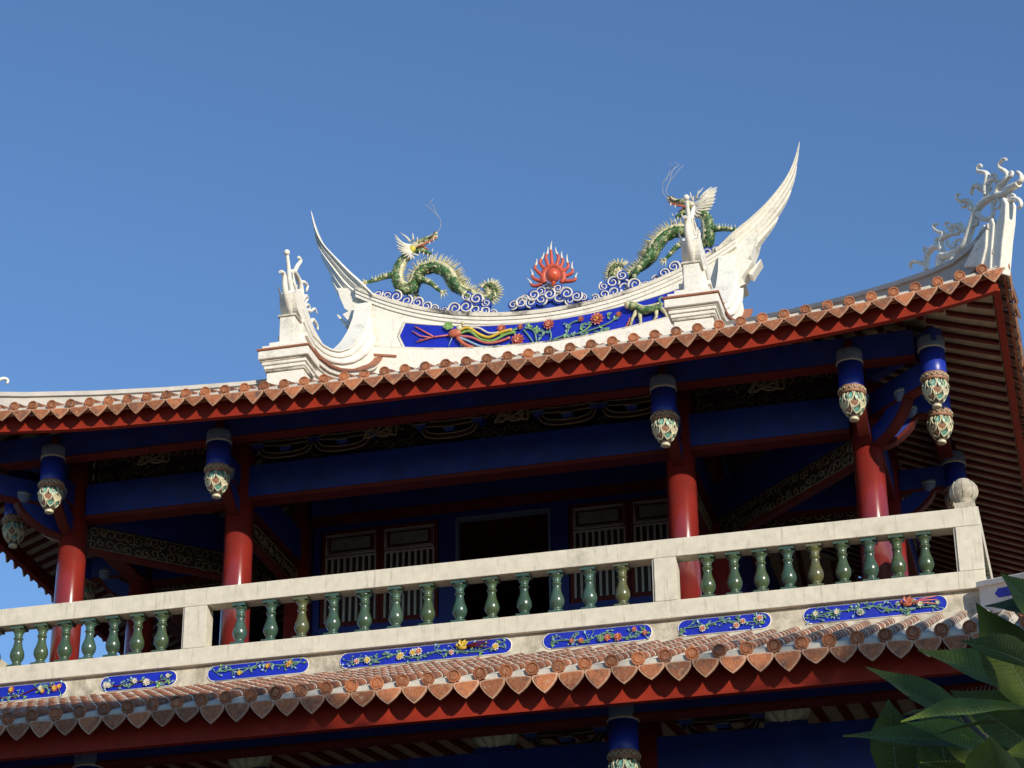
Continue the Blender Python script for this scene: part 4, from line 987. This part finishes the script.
def make_dragon():
    root = empty('dragon_statue', (0, 0, 0))
    base = dpt(480, 590); C0 = Vector((base.x, 0, base.z))
    W = lambda mb, nm, par: mb.build(nm, par, off=tuple(C0))
    D = dpt
    # body and legs
    mb = MB(['dragon_green', 'dragon_cream', 'dragon_dark'])
    path = [D(345, 195, .02), D(290, 245, .0), D(250, 300, -.06), D(232, 380, -.10), D(255, 450, -.06), D(320, 470, .0), D(372, 425, .05), D(400, 350, .05), D(480, 312, .02), D(560, 325, .0), D(615, 375, -.03), D(645, 440, -.04), D(700, 480, 0), D(770, 505, .03), D(830, 545, .02), D(890, 552, -.02), D(938, 520, -.02), D(945, 470, .0), D(905, 440, 0), D(870, 465, 0)]
    rr = [.06, .065, .07, .075, .08, .085, .08, .078, .082, .08, .082, .075, .065, .055, .045, .045, .042, .036, .030, .014]
    sp = spl(path, 5); L = len(sp); rad = [float(np.interp(i / (L - 1), np.linspace(0, 1, len(rr)), rr)) for i in range(L)]
    mb.tube(sp, rad, 12, 'dragon_green')
    bd = W(mb, 'body', root)
    Rs = random.Random(17)
    def shards(mb, sp, rad, dens=9, skip=0):
        for i in range(skip, len(sp) - 1):
            t = (sp[i + 1] - sp[i]); 
            if t.length < 1e-6: continue
            t.normalize(); b1 = t.cross(Vector((0, 1, 0))); b1 = b1.normalized() if b1.length > .1 else Vector((1, 0, 0)); b2 = t.cross(b1)
            for q in range(dens):
                a = 2 * PI * (q + Rs.random()) / dens; f = Rs.random(); c = sp[i].lerp(sp[i + 1], f); r = rad[i] * Rs.uniform(.96, 1.06)
                nn = b1 * math.cos(a) + b2 * math.sin(a); s_ = t.cross(nn); L = Rs.uniform(.016, .034)
                p = c + nn * r; h = nn * Rs.uniform(.008, .022)
                i0 = mb.add([p - t * L * -.6, p + s_ * L * .55 + h * .4, p - t * L + h, p - s_ * L * .55 + h * .4])
                mb.face([i0, i0 + 1, i0 + 2, i0 + 3], Rs.choice(['dragon_green'] * 6 + ['dragon_cream', 'leaf_lime', 'dragon_dark', 'dragon_dark']), Rs.random())
    mb = MB(['dragon_green', 'dragon_cream', 'leaf_lime', 'dragon_dark']); shards(mb, sp, rad, 13, 3); mb.build('scales', bd, off=tuple(C0), norm=False)
    mb = MB(['dragon_cream'])
    # belly plates along the lower/front side
    bel = []
    for i in range(2, L - 8):
        t = (sp[min(i + 1, L - 1)] - sp[max(i - 1, 0)]).normalized(); n = Vector((t.z, 0, -t.x))
        n = -n if False else n
        side = n
        bel.append(sp[i] + (-side if True else side) * rad[i] * .72 + Vector((0, -rad[i] * .25, 0)))
    mb.tube(bel, [.6 * rad[i + 2] for i in range(len(bel))], 8, 'dragon_cream'); W(mb, 'belly', bd)
    mb = MB(['dragon_cream', 'pink'])
    for i in range(8, L - 1):
        t = (sp[min(i + 1, L - 1)] - sp[max(i - 1, 0)]).normalized(); n = Vector((-t.z, 0, t.x)) * -1
        n = -n
        for q in (0, .33, .66):
            c = sp[i].lerp(sp[min(i + 1, L - 1)], q); h = .17 if 30 < i < 62 else .12 if i < L - 14 else .11
            if i < 30: h = .055
            h *= rng.uniform(.75, 1.15); b = c + n * rad[i] * .8 + Vector((0, rng.uniform(-.015, .015), 0)); mb.tube([b, b + n * h + t * rng.uniform(-.01, .04)], [.014, .002], 4, 'dragon_cream')
            if i > L - 27: b = c - n * rad[i] * .8; mb.tube([b, b - n * h * .9 + t * .02], [.013, .002], 4, 'dragon_cream')
    W(mb, 'dorsal_spines', bd)
    def leg(pts, r, nm='leg'):
        mb = MB(['dragon_green', 'dragon_cream', 'dragon_dark']); q = spl(pts, 3); n = len(q)
        mb.tube(q, [r * (1 - .6 * i / (n - 1)) for i in range(n)], 8, 'dragon_green')
        for ii in range(2, n - 2, 1): mb.ball(q[ii] + Vector((0, -r * .2, 0)), r * (1.05 - .6 * ii / (n - 1)), 'dragon_cream' if ii % 4 == 1 else 'dragon_green', 7, (1, 1, .8))
        e_ = q[-1]; t = (q[-1] - q[-3]).normalized()
        mb.ball(e_, r * .55, 'dragon_cream', 8)
        for a in (-50, -15, 20, 60):
            d = Vector((t.x * math.cos(R_(a)) - t.z * math.sin(R_(a)), .1 * (a / 50), t.x * math.sin(R_(a)) + t.z * math.cos(R_(a))))
            mb.tube([e_, e_ + d * .07, e_ + d * .10 + Vector((0, 0, -.03))], [.014, .011, .002], 5, 'dragon_cream')
        for i in range(0, n - 2, 1):
            mb.tube([q[i] + Vector((0, 0, r * .5)), q[i] + Vector((-.01, 0, r * .7 + .045))], [.01, .002], 4, 'dragon_cream')
        W(mb, nm, bd)
    leg([D(255, 345, -.1), D(200, 365, -.12), D(140, 380, -.12), D(80, 402, -.12), D(10, 420, -.10)], .06)
    leg([D(385, 395, .0), D(430, 405, -.03), D(480, 425, -.04), D(520, 460, -.04), D(560, 490, -.04)], .055)
    leg([D(640, 400, -.08), D(690, 470, -.1), D(745, 520, -.1), D(770, 550, -.08), D(772, 585, -.08)], .065)
    leg([D(330, 440, .08), D(380, 460, .12), D(376, 505, .14)], .055)
    # head
    mb = MB(['dragon_green', 'dragon_cream', 'dragon_yellow', 'dragon_white', 'dragon_dark', 'coral'])
    q = spl([D(340, 180), D(390, 150), D(440, 115), D(490, 95), D(525, 70)], 3)
    mb.tube(q, [.075, .075, .075, .072, .068, .06, .055, .05, .045, .045, .05, .045, .03][:len(q)], 10, 'dragon_cream', flat=1.2, fn=(0, 1, 0))
    q = spl([D(345, 195), D(400, 180), D(450, 200), D(485, 212)], 3)
    mb.tube(q, [.06, .055, .05, .045, .04, .038, .034, .03, .024, .016][:len(q)], 10, 'dragon_green', flat=1.2, fn=(0, 1, 0))
    mb.ball(D(345, 172, -.06), .055, 'dragon_yellow', 10, (1, .6, 1.2)); mb.ball(D(345, 172, .06), .055, 'dragon_yellow', 10, (1, .6, 1.2))
    for o_ in (-.055, .055):
        mb.tube([D(375, 150, o_), D(405, 118, o_ * 1.2), D(440, 98, o_ * 1.2), D(465, 92, o_)], [.02, .028, .026, .01], 6, 'dragon_green'); mb.tube([D(380, 165, o_ * 1.2), D(430, 140, o_ * 1.2), D(490, 112, o_), D(520, 85, o_)], [.016, .014, .012, .01], 5, 'coral')
        mb.tube([D(470, 95, o_), D(495, 78, o_), D(520, 50, o_ * .8)], [.018, .016, .02], 6, 'dragon_dark')
        for (x_, y_) in ((400, 190), (430, 200), (460, 212), (480, 220)): mb.tube([D(x_, y_, o_ * .8), D(x_ - 4, y_ + 26, o_)], [.012, .002], 4, 'dragon_white')
    for o_ in (-.06, .06):
        mb.ball(D(432, 108, o_), .030, 'dragon_white', 8); mb.ball(D(434, 107, o_ * 1.4), .013, 'dragon_dark', 6)
        mb.ball(D(520, 62, o_ * .7), .026, 'dragon_cream', 8); mb.tube([D(490, 195, o_), D(497, 172, o_)], [.012, .002], 5, 'dragon_white')
        mb.tube([D(470, 125, o_), D(475, 145, o_)], [.012, .002], 5, 'dragon_white'); mb.tube([D(500, 100, o_), D(505, 125, o_)], [.012, .002], 5, 'dragon_white')
    mb.tube([D(390, 170), D(430, 165), D(465, 175)], [.025, .02, .008], 6, 'coral')
    hd = W(mb, 'head', root)
    mb = MB(['dragon_white', 'dragon_cream'])
    for o_ in (-.07, .07):
        for (pts, r) in (([(330, 120), (300, 85), (258, 55)], .018), ([(350, 115), (352, 90), (348, 58)], .018), ([(375, 125), (383, 105), (382, 85)], .015)):
            mb.tube([D(*p, o_ * (1 + .4 * i)) for i, p in enumerate(pts)], [r, r * .7, .003], 6, 'dragon_white')
    W(mb, 'horns', hd)
    mb = MB(['dragon_white', 'dragon_dark'])
    ends = [(216, 68), (218, 92), (225, 118), (228, 145), (236, 168), (250, 192), (262, 215), (280, 235), (305, 250), (335, 258), (365, 250), (395, 225)]
    for j, o_ in enumerate((-.09, -.045, .0, .045, .09)):
        for i, (x, y) in enumerate(ends):
            m_ = ((330 + x) / 2 + 10 * math.sin(i), (165 + y) / 2 + 16)
            mb.tube(spl([D(340, 150 + i * 6, o_ * .7), D(*m_, o_ * 1.2), D(x, y, o_ * 1.2)], 3), [.018, .019, .019, .017, .014, .010, .004][:7], 5, 'dragon_white' if (i + j) % 5 else 'dragon_white')
    W(mb, 'mane', hd)
    mb = MB(['spire_wire'])
    for o_ in (-.05, .05):
        mb.tube(spl([D(525, 60, o_), D(545, 30, o_), D(555, -5, o_), D(540, -60, o_ * 2), D(490, -110, o_ * 2), D(440, -150, o_ * 2)], 5), .0035, 4, 'spire_wire')
        mb.tube(spl([D(530, -60, o_), D(500, -140, o_), D(470, -160, o_ * 2), D(500, -190, o_ * 2)], 5), .003, 4, 'spire_wire')
    W(mb, 'whiskers', hd)
    root.location = Vector((C0.x, C0.y, C0.z)) + OFFT
    return root, C0
drg, C0 = make_dragon()
tag(drg, 'green dragon statue on the left half of the ridge, tail curled towards the pearl', 'dragon statue', 'ceramic dragons facing the flaming pearl')
dr2 = copy_tree(drg, None); dr2.parent = None; dr2.location = (-HW - C0.x + .19, HW, C0.z + .05); dr2.scale.x = -1
tag(dr2, 'green scaled dragon statue on the right half of the ridge behind the white finial', 'dragon statue', 'ceramic dragons facing the flaming pearl')
# clouds on the ridge
def rc(u, dz, v=0): return (u, v - .10, Z(ctop(u) + dz * 1.25 + .015))
R = random.Random(2)
for sg in (-1, 1):
    pts = []
    for (u, dz, r) in ((2.45, .05, .07), (2.32, .07, .08), (2.16, .07, .095), (2.0, .05, .09), (1.86, .08, .09), (1.72, .05, .085), (1.60, .04, .07), (1.45, .03, .06),
                       (1.30, .07, .10), (1.14, .10, .11), (1.0, .07, .10), (.98, .20, .10), (1.12, .24, .08), (.86, .06, .085), (.85, .17, .07), (.74, .04, .06)):
        pts.append((rc(sg * u, dz, R.uniform(-.03, .05)), r))
    cloud_row(pts, 'cloud_crest', mr, (0, 0, 0))
# central cloud mound with pearl
mb = MB(['cloud_blue', 'white_petal']); R = random.Random(4)
mp = lambda x, y, o=0: Vector(loc(onY(*g8(x, y), HW - .10 - o)))
mb.prism([(45, 430), (60, 395), (110, 365), (160, 330), (205, 305), (255, 288), (300, 290), (345, 305), (400, 320), (440, 345), (470, 360), (470, 400)], lambda p: mp(*p), (0, .12, 0), 'cloud_blue')
for (x, y, r) in ((70, 388, .08), (112, 378, .095), (160, 375, .085), (175, 338, .095), (215, 360, .095), (210, 318, .08), (255, 335, .10), (252, 300, .065), (300, 304, .075), (305, 350, .10), (345, 330, .10), (360, 365, .075), (395, 345, .085), (430, 352, .055), (276, 290, .045), (130, 350, .06)):
    p = mp(x, y, R.uniform(0, .03)); cloud_curl(mb, p, r, R.choice((1, -1)), R.uniform(0, 6), .03)
mb.build('cloud_mound', mr)
PC = Vector(loc(onY(553.2, 275.4, HW - .21))); pe = empty('flaming_pearl', PC + OFFT - Vector((0, 0, .12)))
tag(pe, 'red ball ringed by red flames with white tips at the centre of the ridge', 'roof ornament')
po = tuple(PC - Vector((0, 0, .12)))
mb = MB(['pearl_red']); mb.ball(PC, .108, 'pearl_red', 24); mb.tube([PC + Vector((0, 0, -.16)), PC], .03, 8, 'pearl_red'); mb.build('pearl', pe, off=po)
mb = MB(['flame_red', 'white_petal'])
fp8 = lambda x, y, o=0: Vector(loc(onY(*g8(x, y), HW + .03 + o)))
ringc = (272, 240)
q = [fp8(272 + 52 * math.cos(R_(t)), 240 - 56 * math.sin(R_(t))) for t in lin(-35, 215, 26)]; mb.tube(q, .042, 8, 'flame_red', flat=.6, fn=(0, 1, 0))
FT = [((215, 280), (165, 285), (137, 245)), ((212, 262), (168, 245), (156, 198)), ((218, 235), (178, 195), (188, 145)), ((232, 205), (205, 165), (226, 113)), ((248, 190), (235, 140), (246, 84)),
      ((268, 185), (262, 120), (266, 56)), ((288, 188), (300, 140), (284, 86)), ((305, 200), (322, 160), (316, 108)), ((320, 215), (350, 185), (344, 122)), ((330, 238), (372, 215), (371, 160)), ((330, 262), (385, 255), (397, 218))]
for i, (b_, m_, t_) in enumerate(FT):
    o_ = .02 * (i % 2)
    q = spl([fp8(*b_, o_), fp8((b_[0] + m_[0]) / 2, (b_[1] + m_[1]) / 2 + 3, o_), fp8(*m_, o_), fp8((m_[0] + t_[0]) / 2 + (4 if i < 5 else -4), (m_[1] + t_[1]) / 2, o_), fp8(*t_, o_)], 4); n = len(q); cut = 10
    mb.tube(q[:cut + 1], [.032 - .012 * j / cut for j in range(cut + 1)], 6, 'flame_red'); mb.tube(q[cut:], [.021 - .019 * j / (n - cut - 1) for j in range(n - cut)], 6, 'white_petal')
mb.build('flames', pe, off=po)

# ------------------------------------------------------------------ ground
mb = MB(['ground_dark']); n = mb.add([(-3000, -3000, 0), (3000, -3000, 0), (3000, 3000, 0), (-3000, 3000, 0)]); mb.face([n, n + 1, n + 2, n + 3])
g = mb.build('ground', norm=False); tag(g, 'unseen ground around the tower, darkened to cut bounce light', None, None, 'structure')

# ------------------------------------------------------------------ trees
def leaf_blade(mb, base, d, up, L, W, fold=.25, droop=.25, tn=.5):
    d = Vector(d).normalized(); up = Vector(up); side = d.cross(up).normalized(); nn = side.cross(d).normalized()
    N = 9; wprof = [.04, .35, .68, .9, 1.0, .95, .8, .52, .22, 0.0]
    mid = []; lf = []; rt = []
    for i in range(N + 1):
        t = i / N; c = Vector(base) + d * (L * t) - Vector((0, 0, 1)) * droop * L * t * t
        w = W * wprof[i]; wav = .02 * math.sin(t * 14) * L * .3
        mid.append(mb.add([c])); lf.append(mb.add([c + side * w + nn * (w * fold + wav)])); rt.append(mb.add([c - side * w + nn * (w * fold - wav)]))
    for i in range(N):
        mb.face([mid[i], lf[i], lf[i + 1], mid[i + 1]], 'leaf', tn, True); mb.face([mid[i], mid[i + 1], rt[i + 1], rt[i]], 'leaf', tn + .06, True)
    pts = [Vector(base) + d * (L * t) - Vector((0, 0, 1)) * droop * L * t * t - nn * .001 for t in lin(0, .97, 8)]
    mb.tube(pts, [.0045 * (1 - .8 * i / 8) for i in range(9)], 5, 'leaf_rib')
    for i in range(2, 26):      # side veins
        t = i / 27; c = Vector(base) + d * (L * t) - Vector((0, 0, 1)) * droop * L * t * t; w = W * float(np.interp(t * N, range(N + 1), wprof))
        for sg in (1, -1):
            e_ = c + sg * side * w * .93 + nn * (w * .93 * fold + .0002) + d * w * .35
            mb.tube([c + nn * .0004, e_], [.0009, .0005], 3, 'leaf_rib')
def fp(x, y, Y): p = onY(x, y, Y); return Vector((p[0], p[1], p[2] + ZO))
YT = -17.0
tb = fp(1120, 1000, YT); root = empty('frangipani_tree', (tb.x, tb.y, 0)); tag(root, 'dark green frangipani with long pointed leaves in the lower right foreground', 'tree')
off = (tb.x, tb.y, 0)
LV = [  # base px, tip px, depth of base, depth of tip, half width m
    ((1040, 720), (976, 602), -17.2, -17.35, .085, .5), ((1050, 700), (918, 650), -17.0, -17.1, .085, .6), ((985, 735), (866, 667), -16.8, -16.9, .068, .45),
    ((960, 712), (903, 715), -16.85, -17.1, .028, .3), ((1030, 708), (901, 722), -17.3, -17.5, .052, .85), ((990, 745), (843, 736), -17.1, -17.2, .05, .3), ((1000, 760), (905, 722), -17.15, -17.25, .055, .95),
    ((1060, 640), (1000, 572), -17.3, -17.4, .07, .5), ((1080, 610), (985, 606), -17.35, -17.3, .065, .3), ((900, 800), (888, 697), -16.7, -16.7, .062, .35), ((1010, 800), (990, 735), -17.6, -17.7, .10, .75),
    ((960, 830), (850, 768), -17.1, -17.3, .06, .7), ((1000, 790), (920, 762), -17.2, -17.4, .045, .8), ((950, 790), (932, 690), -16.6, -16.6, .07, .25), ((1050, 760), (950, 690), -16.6, -16.7, .09, .3),
    ((1090, 690), (1010, 640), -16.7, -16.8, .09, .5), ((1100, 760), (1000, 755), -17.3, -17.4, .08, .5), ((1060, 820), (960, 748), -16.7, -16.8, .08, .45), ((1110, 640), (1015, 590), -16.9, -17.0, .08, .5),
    ((985, 790), (948, 700), -16.9, -16.8, .05, .95), ((1030, 790), (975, 700), -16.6, -16.6, .05, .7), ((940, 800), (918, 738), -16.7, -16.7, .04, .6), ((1070, 730), (1005, 690), -16.5, -16.6, .05, .9),
    ((1000, 720), (935, 735), -17.25, -17.3, .03, .8), ((1040, 670), (960, 640), -17.4, -17.4, .05, .2),
    ((930, 820), (870, 770), -16.8, -16.9, .06, .4), ((1000, 770), (940, 735), -16.9, -16.9, .05, .5)]
mb = MB(['leaf', 'leaf_rib']); Rl = random.Random(9)
for (b, t, yb, yt, W, tn) in LV:
    B = fp(*b, yb); T = fp(*t, yt); d = T - B; L = d.length
    view = (Vector(cam.matrix_world.translation) - B).normalized()
    up = Vector((Rl.uniform(-.35, .35), -.62, .62)) if W > .045 else Vector((0, -.3, 1))
    dr = Rl.uniform(.05, .16); d2 = d + Vector((0, 0, dr * L))
    leaf_blade(mb, B, d2, up, d2.length, W * 1.08, Rl.uniform(.1, .35), dr, tn)
# hidden remainder of the crown outside the picture
for i in range(70):
    a = Rl.uniform(0, 2 * PI); ce = Vector((tb.x + Rl.uniform(-.1, .9), tb.y + Rl.uniform(-.6, .6), fp(1120, 800, YT).z + Rl.uniform(-.5, .15)))
    d = Vector((math.cos(a), math.sin(a), Rl.uniform(.1, .9)))
    if (ce + d * .35).x < tb.x - .15: continue
    leaf_blade(mb, ce, d, (0, 0, 1), .33, .06, .25, .3, Rl.random())
mb.build('crown', root, off=off, norm=False)
mb = MB(['bark']); 
hub = fp(1080, 800, YT)
mb.tube(spl([(tb.x + .3, tb.y, 0), (tb.x + .25, tb.y, 1.2), (tb.x + .1, tb.y, hub.z * .6), (hub.x, tb.y, hub.z)]), [.11 - .006 * i for i in range(13)], 10, 'bark')
for (b, t, yb, yt, W, tn) in LV[:12]:
    B = fp(*b, yb); mb.tube([Vector((hub.x, tb.y, hub.z - .25)), (Vector((hub.x, tb.y, hub.z)) + B) / 2 + Vector((0, 0, -.08)), B], [.03, .02, .006], 6, 'bark')
mb.build('trunk', root, off=off)
def shade_tree(name, c, rx, ry, rz_, nleaf, seed, lab):
    c = Vector(c); root = empty(name, (c.x, c.y, 0)); tag(root, lab, 'tree'); R = random.Random(seed)
    mb = MB(['bark']); mb.tube(spl([(c.x, c.y, 0), (c.x + .2, c.y, c.z * .4), (c.x - .1, c.y, c.z * .7), (c.x, c.y, c.z)]), [.38 - .02 * i for i in range(13)], 12, 'bark')
    cl = []
    for i in range(26):
        th = R.uniform(0, 2 * PI); ph = math.acos(R.uniform(-.6, 1)); r = R.uniform(.45, 1.0)
        p = c + Vector((rx * r * math.sin(ph) * math.cos(th), ry * r * math.sin(ph) * math.sin(th), rz_ * r * math.cos(ph))); cl.append(p)
        if i < 12: mb.tube(spl([c + Vector((0, 0, -rz_ * .8)), (c + p) / 2 + Vector((0, 0, -.3)), p]), [.12 - .011 * j for j in range(9)], 6, 'bark')
    mb.build('trunk', root, off=(c.x, c.y, 0))
    mb = MB(['tree_leaf'])
    for i in range(nleaf):
        q = R.choice(cl); s_ = min(rx, rz_) * .34; p = q + Vector((R.gauss(0, s_ * .5), R.gauss(0, s_ * .5), R.gauss(0, s_ * .42)))
        a = Vector((R.uniform(-1, 1), R.uniform(-1, 1), R.uniform(-1, 1))).normalized(); b = a.orthogonal().normalized(); L = R.uniform(.10, .2) * (2.6 if rx > 5 else 1)
        n = mb.add([p - a * L, p + b * L * .5, p + a * L, p - b * L * .5]); mb.face([n, n + 1, n + 2, n + 3], 'tree_leaf', R.random())
    mb.build('crown', root, off=(c.x, c.y, 0), norm=False)
shade_tree('broadleaf_tree', (4.3, -18.7, 3.0 + ZO), 3.5, 2.6, 2.5, 16000, 21, 'tall leafy tree standing outside the frame to the right of the viewer')
shade_tree('broadleaf_tree', (14.0, -18.7, 2.7 + ZO), 2.9, 2.6, 3.0, 13000, 33, 'middle tree of the three tall trees outside the frame to the right')
shade_tree('broadleaf_tree', (18.6, -18.9, 2.7 + ZO), 3.0, 2.6, 3.1, 13000, 34, 'tallest leafy tree standing farthest right outside the frame')
shade_tree('broadleaf_tree', (10.2, -24.8, -4.0 + ZO), 2.4, 2.4, 2.2, 1900, 35, 'low leafy tree added outside the frame to shade the frangipani')  # unseen tree added to put the frangipani in dappled shade
for i, (x, y) in enumerate(((-30, -44), (-20, -50), (-10, -47), (0, -52), (-38, -34), (-42, -20))):  # unseen row added to block low sky and reduce fill light
    shade_tree('broadleaf_tree', (x, y, 8.5), 5.5, 5.0, 5.5, 5000, 50 + i, 'big dark leafy tree in the added row behind the viewer that cuts sky light')
    for o in COL.objects:
        if o.name.startswith('broadleaf_tree') and o.get('label', '').startswith('big dark'): o['group'] = 'added row of big trees behind the viewer to cut sky light'
